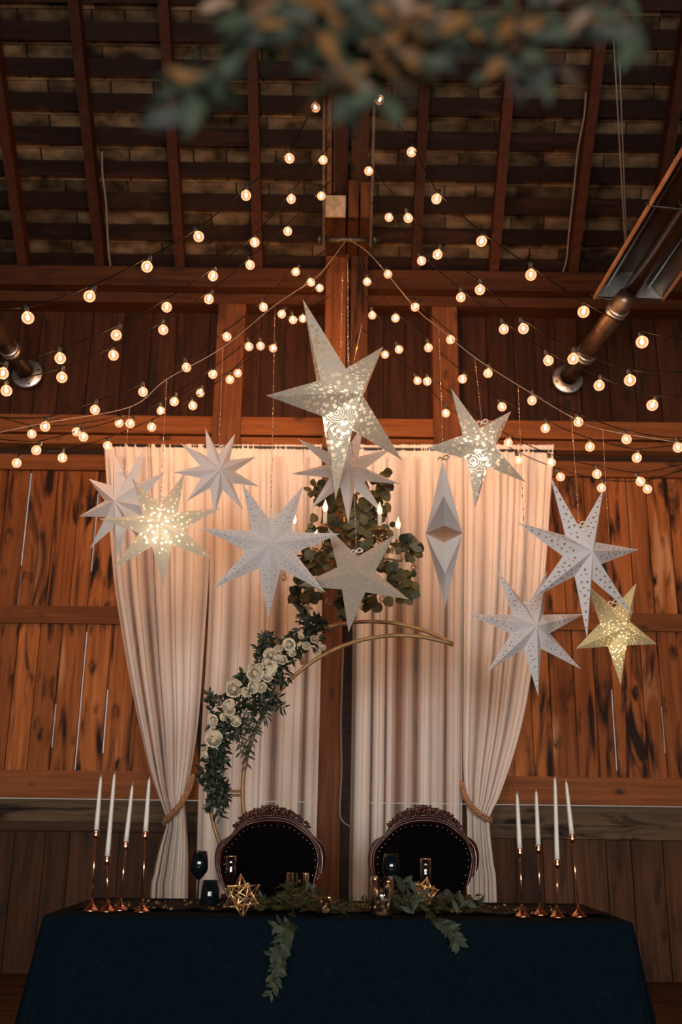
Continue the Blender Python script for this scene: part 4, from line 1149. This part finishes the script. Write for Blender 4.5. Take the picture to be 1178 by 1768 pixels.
    for (lx, ly) in ((-.24, 5.30), (.24, 5.30), (-.23, 5.66), (.23, 5.66)):
        b = MB(); s_ = 1 if ly < 5.3 else -1
        b.tube(bez([(xc + lx, ly, .38), (xc + lx * 1.1, ly - .03 * s_, .28), (xc + lx, ly, .12), (xc + lx * 1.08, ly - .04 * s_, .0)], 6), [.034] * 6 + [.03] * 6 + [.018] * 6 + [.022], 10); t_.part(b, 'leg', M['mahog'])
    for s_ in (-1, 1):
        b = MB(); lowp = O[2] if s_ < 0 else O[-3]; lp = q(lowp.x, lowp.y)
        b.tube([lp, Vector((xc + s_ * .2, 5.58, .38))], .025, 8); t_.part(b, 'back_post', M['mahog'])
        b = MB(); b.tube(bez([lp + Vector((0, 0, -.02)), Vector((xc + s_ * .32, 5.45, .66)), Vector((xc + s_ * .33, 5.33, .66)), Vector((xc + s_ * .31, 5.3, .52)), Vector((xc + s_ * .29, 5.32, .39))], 6), .02, 8); t_.part(b, 'arm', M['mahog'])
chair(0, 'carved mahogany throne chair with black velvet back, left of the central post', 1, 0)
chair(0, 'carved mahogany throne chair with black velvet back, right of the central post', 2, 264.5)

# ------------------------------------------------------------------ table
ZT = .76
TX0, TX1, TY0, TY1 = -1.17, 1.19, 4.27, 5.16
tb = Th('banquet_table', (0, 4.7, 0), 'long banquet table hidden under the navy cloth', 'table')
b = MB(); b.box(TX0 + .01, TX1 - .01, TY0 + .012, TY1 - .012, ZT - .045, ZT - .006); tb.part(b, 'tabletop', M['rail_dark'])
for lx in (TX0 + .15, TX1 - .15):
    for ly in (TY0 + .12, TY1 - .12):
        b = MB(); b.tube([(lx, ly, ZT - .04), (lx, ly, 0)], .016, 8); tb.part(b, 'leg', M['steel'])
b = MB()
# cloth: rounded-rectangle rings flaring to the floor with folds at the corners
def rrect(x0, x1, y0, y1, r, n=10, m_=24):
    out = []
    for (cx, cy, a0) in ((x1 - r, y0 + r, -PI / 2), (x1 - r, y1 - r, 0), (x0 + r, y1 - r, PI / 2), (x0 + r, y0 + r, PI)):
        for k in range(n + 1):
            a = a0 + PI / 2 * k / n; out.append((cx + r * math.cos(a), cy + r * math.sin(a), a, 1.0))
        nx = out[-1]
        nxt = {(-PI / 2): (x1, y1 - r), 0: (x0 + r, y1), (PI / 2): (x0, y0 + r), PI: (x1 - r, y0)}[a0]
        for k in range(1, m_):
            t0 = k / m_; out.append((nx[0] + (nxt[0] - nx[0]) * t0, nx[1] + (nxt[1] - nx[1]) * t0, a0 + PI / 2, 0.0))
    return out
rr = rrect(TX0, TX1, TY0, TY1, .035)
nR = len(rr); rings = []
zs = [ZT, ZT - .004, ZT - .015, ZT - .04] + [ZT - .04 - (ZT - .05) * k / 12 for k in range(1, 13)]
for zi, z in enumerate(zs):
    t0 = (ZT - z) / ZT; row = []
    for k, (x, y, a, cor) in enumerate(rr):
        s_ = math.sin(k * .9) * .5 + math.sin(k * .37 + 1) * .5
        cd = min(math.hypot(x - cx, y - cy) for cx in (TX0, TX1) for cy in (TY0, TY1))
        cw = math.exp(-(cd / .22) ** 2)
        fl = .004 + t0 * (.03 + .085 * cw + .014 * s_ + .03 * cw * math.sin(a * 14 + k * .2))
        if zi == 0: fl = -.008
        if zi == 1: fl = -.001
        row.append((x + math.cos(a) * fl, y + math.sin(a) * fl, max(z, .006)))
    rings.append(row)
vs = [p for r in rings for p in r]
fs = [(r * nR + c, (r + 1) * nR + c, (r + 1) * nR + (c + 1) % nR, r * nR + (c + 1) % nR) for r in range(len(rings) - 1) for c in range(nR)] + [tuple(range(nR))]
b.add(vs, fs, .5, 0, True); b.smooth[-1] = False
b.build('tablecloth', M['navy'], label='dark navy cloth covering the long table down to the floor', cat='tablecloth')
# runner
b = MB(); nx_, ny_ = 90, 8; vs = []
for j in range(ny_ + 1):
    for i in range(nx_ + 1):
        u = i / nx_; v_ = j / ny_
        x = -1.12 + 2.26 * u + .02 * math.sin(v_ * 7); y = 4.47 + .42 * v_ + .012 * math.sin(u * 37) + .008 * math.sin(u * 90)
        z = ZT + .004 + .010 * abs(math.sin(u * 47 + v_ * 3)) * (.3 + .7 * abs(math.sin(v_ * 9 + u * 5)))
        vs.append((x, y, z))
fs = [(j * (nx_ + 1) + i, j * (nx_ + 1) + i + 1, (j + 1) * (nx_ + 1) + i + 1, (j + 1) * (nx_ + 1) + i) for j in range(ny_) for i in range(nx_)]
b.add(vs, fs, .5, 0, True)
rn = b.build('table_runner', M['runner'], label='crumpled black runner with gold sparkles along the navy table', cat='table runner')
rdr = random.Random(17); b = MB()
for k in range(420):
    i0 = rdr.randrange(4, nx_ - 4); j0 = rdr.randrange(0, ny_)
    c = Vector(vs[j0 * (nx_ + 1) + i0]) + Vector((rdr.uniform(-.012, .012), rdr.uniform(-.025, .025), .004)); r0 = rdr.uniform(.0015, .0045) if rdr.random() < .85 else .010
    a0 = rdr.uniform(0, 3)
    for q_ in range(3):
        a_ = a0 + q_ * PI / 3; u_ = Vector((math.cos(a_), math.sin(a_) * .7, math.sin(a_) * .7)) * r0; w_ = Vector((-math.sin(a_), .3, .6)) * r0 * .18
        b.add([c - u_, c + w_, c + u_, c - w_], [(0, 1, 2, 3)])
b.build('gold_star_confetti', M['fleck'], rn, kind='stuff')
# candlesticks
CND = [((157, 1573), (166, 1441), (174.5, 1340), 'leftmost of the four left candles, in a tall copper holder'), ((178, 1577), (185, 1486), (198, 1335), 'longest of the four left candles, in the shortest left copper holder'),
       ((207.5, 1572), (217, 1461), (229, 1355), 'third of the four left candles, short with bent wick, in a copper holder'), ((242.6, 1576), (251, 1443), (258, 1343), 'left group candle nearest the curtain, in a tall copper holder'),
       ((902.6, 1583), (898, 1472), (893, 1369), 'right group candle nearest the curtain, in a copper holder'), ((933.7, 1580), (930, 1467), (926, 1365), 'second of the four right candles, in a copper holder set slightly back'),
       ((966.8, 1586), (962.5, 1492), (958.4, 1342), 'longest of the four right candles, in the shortest right copper holder'), ((1000, 1583), (988.4, 1448), (977.7, 1348.5), 'rightmost leaning candle in the tallest right copper holder')]
for i, (bp, cp_, tp, lb) in enumerate(CND):
    q = PZ(bp[0], bp[1], ZT + .006); q.y = max(q.y, 4.36)
    cu = P(cp_[0], cp_[1], q.y); tipp = P(tp[0], tp[1], q.y)
    t_ = Th('candlestick', q, 'slender copper candlestick, %s of the four on the table %s' % (('leftmost', 'shortest', 'third from left', 'rightmost', 'leftmost', 'second from left', 'shortest', 'rightmost')[i], 'left' if i < 4 else 'right'), 'candlestick', 'copper candlesticks on the table')
    b = MB(); b.lathe([(0, 0), (.031, 0), (.032, .003), (.026, .008), (.014, .020), (.006, .034), (.004, .044), (0, .046)], q, n=24); t_.part(b, 'base', M['copper'])
    b = MB(); b.tube([q + Vector((0, 0, .04)), cu - Vector((0, 0, .01))], .0026, 8); t_.part(b, 'rod', M['copper'])
    ax = (tipp - cu).normalized()
    b = MB(); b.lathe([(0, -.022), (.004, -.018), (.010, -.010), (.0125, -.006), (.0125, .003), (.0108, .006), (.0128, .009), (.0128, .018), (.011, .0185), (.010, .005), (0, .005)], cu, ax, n=18); t_.part(b, 'cup', M['copper'])
    H = (tipp - cu).length
    t2 = Th('taper_candle', cu, lb.replace('candle', 'cream taper candle').replace('candles', 'candles'), 'candle', 'cream taper candles')
    b = MB(); pr_ = [(0, .006), (.0100, .006), (.0098, .05), (.0075, H * .75), (.0058, H - .022), (.0042, H - .008), (.001, H - .002), (0, H)]
    b.lathe(pr_, cu, ax, n=16); cd = t2.part(b, 'wax_body', M['wax'])
    b = MB(); b.tube([cu + ax * (H - .004), cu + ax * (H + .004) + Vector((.001, 0, 0)), cu + ax * (H + .007) + Vector((.005 if i == 2 else .001, 0, 0))], .0012, 5); t2.part(b, 'wick', M['wick'])
    b = MB(); rd = random.Random(i)
    a1 = ax.cross(Vector((0, 1, 0))).normalized(); a2 = ax.cross(a1)
    for k in range(16):
        h = rd.uniform(.02, .6) ** 1.5 * H; an = rd.uniform(0, 2 * PI); rad = .0098 - .0024 * h / H / .75
        b.ball(cu + ax * (h + .01) + (a1 * math.cos(an) + a2 * math.sin(an)) * rad, .0013, 6, 4)
    t2.sub(b, 'gold_flecks', M['fleck'], cd)

# glasses
def lath(name, q, prof, mat, lb, cat, group=None, n=28):
    b = MB(); b.lathe(prof, (0, 0, 0), n=n); o = b.build(name, mat, label=lb, cat=cat, group=group); o.location = q; return o
def wine(q, lb, mat=None):
    t_ = Th('wine_glass', q, lb, 'glass', 'black wine glasses')
    b = MB(); b.lathe([(0, 0), (.036, 0), (.036, .002), (.008, .006), (.0045, .012)], q, n=28); t_.part(b, 'foot', M['bglass'])
    b = MB(); b.lathe([(.0045, .010), (.004, .06), (.0045, .095)], q, n=12); t_.part(b, 'stem', M['bglass'])
    b = MB(); b.lathe([(0, .093), (.006, .094), (.022, .110), (.038, .132), (.042, .146), (.040, .175), (.034, .222), (.033, .222), (.038, .175), (.040, .147), (.02, .112), (0, .1)], q, n=32); t_.part(b, 'bowl', M['bglass'])
def onT(px, py, z=ZT + .002): return PZ(px, py, z)
def onTY(px, Y, z=ZT + .002): 
    a = P(px, 1560, Y); return Vector((a.x, Y, z))
def flute(q, lb):
    t_ = Th('champagne_flute', q, lb, 'glass', 'clear champagne flutes')
    b = MB(); b.lathe([(0, 0), (.030, 0), (.030, .002), (.005, .006), (.004, .012)], q, n=24); t_.part(b, 'foot', M['cglass'])
    b = MB(); b.lathe([(.004, .010), (.0035, .05), (.005, .075)], q, n=10); t_.part(b, 'stem', M['cglass'])
    b = MB(); b.lathe([(.001, .073), (.010, .082), (.021, .115), (.0255, .15), (.025, .18), (.0235, .205), (.0228, .205), (.0243, .18), (.0247, .15), (.02, .116), (.008, .085)], q, n=28); bw = t_.part(b, 'bowl', M['cglass'])
    b = MB(); b.tube([q + Vector((.0232 * math.cos(a * PI / 14), .0232 * math.sin(a * PI / 14), .205)) for a in range(28)], .0011, 6, closed=True); t_.sub(b, 'gold_rim', M['gold2'], bw, 'thin gilt rim')
wine(onTY(341, 4.98), 'black stemmed wine glass at the left, beside the black tumbler')
wine(onTY(676, 4.98), 'black stemmed wine glass in front of the right chair')
flute(onTY(396, 4.86), 'clear gold rimmed flute in front of the left chair')
flute(onTY(736, 4.86), 'clear gold rimmed flute in front of the right chair')
q = onTY(362, 4.72)
lath('tumbler', q, [(0, 0), (.034, 0), (.041, .008), (.0425, .025), (.040, .06), (.034, .108), (.0328, .108), (.038, .06), (.0405, .025), (0, .012)], M['bglass'], 'black stemless tumbler at the foot of the left wine glass', 'glass')
# sparkle hurricane glasses
def sparkstar(mbx, c, r, nrm, seed):
    rd = random.Random(seed); n = Vector(nrm).normalized(); a = n.cross(Vector((0, 0, 1))).normalized(); b_ = n.cross(a)
    k0 = rd.uniform(0, PI)
    for k in range(8):
        an = k0 + k * PI / 4; d_ = a * math.cos(an) + b_ * math.sin(an); s_ = a * -math.sin(an) + b_ * math.cos(an)
        l = r * (1 if k % 2 else .6)
        mbx.add([c + n * .0008 + s_ * r * .09, c + n * .0008 - s_ * r * .09, c + n * .0008 + d_ * l, c + n * .002], [(0, 1, 2), (0, 3, 2), (1, 2, 3)], .5)
def hurricane(q, r, h, lb, stars, group='gold starred glass holders'):
    t_ = Th('candle_glass', q, lb, 'glass candle holder', group)
    b = MB(); b.lathe([(0, 0), (r, 0), (r, h), (r - .003, h), (r - .003, .012), (0, .012)], q, n=36); g = t_.part(b, 'glass_cylinder', M['cglass'])
    b = MB(); b.lathe([(0, .0125), (r - .004, .0125), (r - .004, .022), (0, .022)], q, n=24); t_.part(b, 'glass_base', pbr('tinted_base', (.35, .2, .12), .15))
    b = MB()
    for i, (dx, z, sr) in enumerate(stars):
        an = dx; nn = Vector((math.sin(an), -math.cos(an), 0)); sparkstar(b, q + nn * r + Vector((0, 0, z)), sr, nn, i)
    t_.part(b, 'gold_star_print', M['gold2'])
hurricane(onT(660, 1584), .047, .155, 'tall clear glass with gold stars, standing at the table front in the middle', [(.5, .125, .016), (-.1, .105, .016), (.3, .118, .014), (-.5, .095, .017), (.1, .07, .016), (-.4, .06, .013), (0, .045, .018), (.2, .03, .018), (.5, .05, .014), (-.7, .04, .013)])
hurricane(onTY(513, 4.60), .048, .150, 'tall clear glass with gold stars, half hidden by leaves before the left chair', [(.2, .12, .012), (-.5, .11, .010), (.7, .09, .012), (-.2, .08, .012), (.4, .05, .012)])
hurricane(onT(562, 1581), .024, .068, 'small clear glass votive with gold stars left of the tall starred glass', [(.1, .045, .013), (-.4, .03, .012), (.5, .025, .012), (0, .02, .013)])
# geometric wire stars
def wirestar(c, R, lb, rot):
    t_ = Th('wire_ornament', c - Vector((0, 0, R)), lb, 'wire star', 'copper wire geometric stars')
    g = (1 + 5 ** .5) / 2
    V = [Vector(v_).normalized() for v_ in ((-1, g, 0), (1, g, 0), (-1, -g, 0), (1, -g, 0), (0, -1, g), (0, 1, g), (0, -1, -g), (0, 1, -g), (g, 0, -1), (g, 0, 1), (-g, 0, -1), (-g, 0, 1))]
    F = [(0, 11, 5), (0, 5, 1), (0, 1, 7), (0, 7, 10), (0, 10, 11), (1, 5, 9), (5, 11, 4), (11, 10, 2), (10, 7, 6), (7, 1, 8), (3, 9, 4), (3, 4, 2), (3, 2, 6), (3, 6, 8), (3, 8, 9), (4, 9, 5), (2, 4, 11), (6, 2, 10), (8, 6, 7), (9, 8, 1)]
    M3 = Matrix.Rotation(rot, 3, 'Z') @ Matrix.Rotation(rot * .7, 3, 'X')
    # small stellated dodecahedron: the 12 tips joined through the inner body
    ed = set()
    for f0 in F:
        for a, c2 in ((0, 1), (1, 2), (2, 0)): ed.add(tuple(sorted((f0[a], f0[c2]))))
    far = []
    for i in range(12):
        for j in range(i + 1, 12):
            dd = (V[i] - V[j]).length
            if 1.5 < dd < 1.8: far.append((i, j))
    b = MB()
    for (i, j) in far:
        b.tube([c + M3 @ V[i] * R, c + M3 @ V[j] * R], .0017, 6)
    for v_ in V: b.ball(c + M3 @ v_ * R, .0034, 6, 5)
    t_.part(b, 'wire_frame', M['gold2'])
q = onT(415, 1582); wirestar(q + Vector((0, 0.03, .074)), .082, 'spiky gold wire star ornament on the left half of the table', .5)
q = onTY(733, 4.62); wirestar(q + Vector((0, 0, .072)), .068, 'spiky gold wire star ornament in the greenery before the right chair', 1.1)
# napkin
b = MB(); q = onTY(775, 4.8); vs = []; 
for j in range(9):
    for i in range(15):
        u, v_ = i / 14, j / 8
        vs.append((q.x - .07 + .15 * u, q.y - .06 + .12 * v_, q.z + .006 + (.055 * math.sin(PI * u) ** .7 + .02 * math.sin(u * 14 + v_ * 5)) * math.sin(PI * min(1, v_ + .05)) ** .8 + .004))
b.add(vs, [(j * 15 + i, j * 15 + i + 1, (j + 1) * 15 + i + 1, (j + 1) * 15 + i) for j in range(8) for i in range(14)], .5, 0, True)
b.build('napkin', M['napkin'], label='crumpled dark grey napkin in front of the right chair', cat='napkin')
# greenery on the table
def greens(name, lb, spots, sprigs, seed, n_per=34):
    t_ = Th(name, PZ(spots[0][0], 1575, ZT), lb, 'greenery', 'leafy garlands on the table')
    b = MB(); st = MB(); rd = random.Random(seed)
    for (px, py, rx, hgt) in spots:
        q = PZ(px, py, ZT + .005)
        for k in range(n_per):
            c = q + Vector((rd.uniform(-1, 1) * rx, rd.uniform(-.09, .09), rd.random() ** 1.4 * hgt + .008))
            if c.y < 4.30: c.y = 4.30
            b.leaf(c, Vector((rd.uniform(-1, 1), rd.uniform(-.8, .3), rd.uniform(-.1, .7))), Vector((rd.uniform(-.6, .6), -.5, 1)), rd.uniform(.035, .06), rd.uniform(.015, .024), rd.random())
    for i, (pts, Ys, n_, ln) in enumerate(sprigs): sprig(b, st, pts, Ys, n_, ln, ln * .40, seed + i, .002)
    t_.part(b, 'foliage', M['leaf_green'], kind='stuff')
    if st.v: t_.part(st, 'stem', M['stem'])
greens('leaf_garland', 'leafy garland on the left half of the table, trailing down the cloth front', [(455, 1572, .07, .03), (475, 1575, .08, .05), (500, 1575, .08, .09), (525, 1573, .08, .08), (545, 1575, .06, .05), (512, 1580, .06, .11)],
   [([(510, 1580), (500, 1595), (490, 1612), (482, 1640)], (4.33, 4.255, 4.24, 4.225), 26, .045), ([(520, 1585), (505, 1600), (495, 1625), (486, 1650)], (4.33, 4.25, 4.235, 4.22), 22, .042), ([(488, 1640), (484, 1665), (480, 1690), (466, 1718)], (4.225, 4.215, 4.21, 4.20), 26, .036),
    ([(500, 1600), (485, 1598), (472, 1602)], (4.25, 4.24, 4.235), 8, .045), ([(490, 1640), (474, 1645), (467, 1650)], (4.225, 4.22, 4.215), 8, .04), ([(484, 1660), (472, 1675), (466, 1700)], (4.22, 4.21, 4.20), 14, .032)], 41, 42)
greens('leaf_garland', 'leafy garland on the right half of the table with one spray over the edge', [(595, 1574, .08, .03), (625, 1576, .08, .04), (700, 1568, .06, .11), (715, 1574, .08, .05), (745, 1575, .08, .05), (770, 1572, .07, .05), (800, 1570, .07, .05), (815, 1576, .05, .03)],
   [([(735, 1580), (750, 1590), (770, 1602), (785, 1615), (793, 1632)], (4.34, 4.26, 4.245, 4.235, 4.225), 26, .050), ([(600, 1570), (575, 1575), (562, 1560)], (4.5, 4.5, 4.5), 8, .035), ([(695, 1575), (697, 1545), (698, 1520)], (4.5, 4.5, 4.5), 8, .06), ([(715, 1578), (712, 1555), (722, 1535)], (4.45, 4.45, 4.45), 8, .055), ([(790, 1578), (797, 1562), (803, 1555)], (4.4, 4.4, 4.4), 4, .06)], 61, 26)

# ------------------------------------------------------------------ garland close to the camera
def near_garland(lb, spots, seed, warm_lit, key=()):
    c0 = P(spots[0][0], spots[0][1], spots[0][3])
    t_ = Th('olive_garland', c0, lb, 'greenery', 'leafy garlands hanging close to the camera')
    b = MB(); rb = MB(); st = MB(); rd = random.Random(seed); last = None
    for (px, py, rr, Y, n_) in spots:
        c = P(px, py, Y)
        if last is not None: st.tube([last, (last + c) / 2 + Vector((0, 0, .01)), c], .0025, 6)
        last = c
        for k in range(n_):
            a = rd.uniform(0, 2 * PI); q_ = rr * math.sqrt(rd.random())
            q = P(px + q_ * math.cos(a), py + q_ * math.sin(a), Y + rd.uniform(-.06, .06))
            tgt = rb if rd.random() < warm_lit else b
            tgt.leaf(q, Vector((rd.uniform(-1, 1), rd.uniform(-.5, .5), rd.uniform(-1, .5))), Vector((rd.uniform(-.7, .7), -1, rd.uniform(-.8, .6))), rd.uniform(.035, .060), rd.uniform(.012, .021), rd.random())
    for (p0, p1, wd_, warm) in key:          # the few large leaves that catch the light, highlight painted as paler tone
        q0_, q1_ = P(p0[0], p0[1], YG - .05), P(p1[0], p1[1], YG - .06)
        (rb if warm else b).leaf(q0_, q1_ - q0_, Vector((.1, -1, .1)), (q1_ - q0_).length, wd_, 1.9 if not warm else 1.5)
    st.tube([last, last + Vector((.02, 0, .2))], .0025, 6)
    t_.part(b, 'foliage', M['leaf_near'], kind='stuff'); 
    if rb.v: t_.part(rb, 'warm_lit_foliage', M['leaf_warm_lit'], 'leaves painted orange for warm bulb light', 'stuff')
    t_.part(st, 'stem', M['stem'])
YG = .93
near_garland('blurred leafy sprays close to the camera at the top, left part', [(330, 205, 16, YG, 6), (345, 150, 24, YG, 11), (365, 125, 22, YG, 7), (440, 60, 36, YG, 13), (470, 10, 34, YG, 12), (400, 20, 30, YG, 7)], 9, .10,
    [((415, 62), (388, 122), .028, 0), ((372, 45), (445, 28), .020, 0), ((338, 150), (288, 108), .016, 1), ((300, 140), (350, 122), .014, 1), ((345, 165), (325, 225), .022, 0), ((440, 45), (500, 35), .016, 1)])
near_garland('dense blurred leafy mass close to the camera at the top centre', [(655, 175, 16, YG, 4), (620, 140, 44, YG, 12), (590, 80, 60, YG, 34), (680, 80, 56, YG, 28), (560, 30, 70, YG, 42), (660, 20, 80, YG, 48), (730, 60, 60, YG, 28), (520, 90, 30, YG, 7), (610, -20, 100, YG, 50)], 10, .38,
    [((660, 155), (598, 185), .022, 0), ((662, 165), (692, 212), .024, 0), ((555, 55), (585, 100), .024, 1), ((700, 40), (650, 90), .020, 1), ((640, 10), (700, 30), .022, 1), ((590, 130), (640, 110), .018, 1), ((730, 120), (700, 100), .016, 1)])
near_garland('blurred leafy sprays close to the camera at the top, right part', [(945, 100, 24, YG, 4), (860, 90, 44, YG, 9), (800, 40, 54, YG, 18), (900, 25, 60, YG, 20), (1000, 10, 60, YG, 14), (1080, 60, 22, YG, 4), (1060, 0, 50, YG, 10)], 12, .25,
    [((1095, 60), (1075, 115), .020, 0), ((940, 135), (950, 175), .016, 0), ((810, 50), (830, 66), .012, 1), ((870, 100), (840, 130), .014, 1)])
bpy.context.view_layer.update()
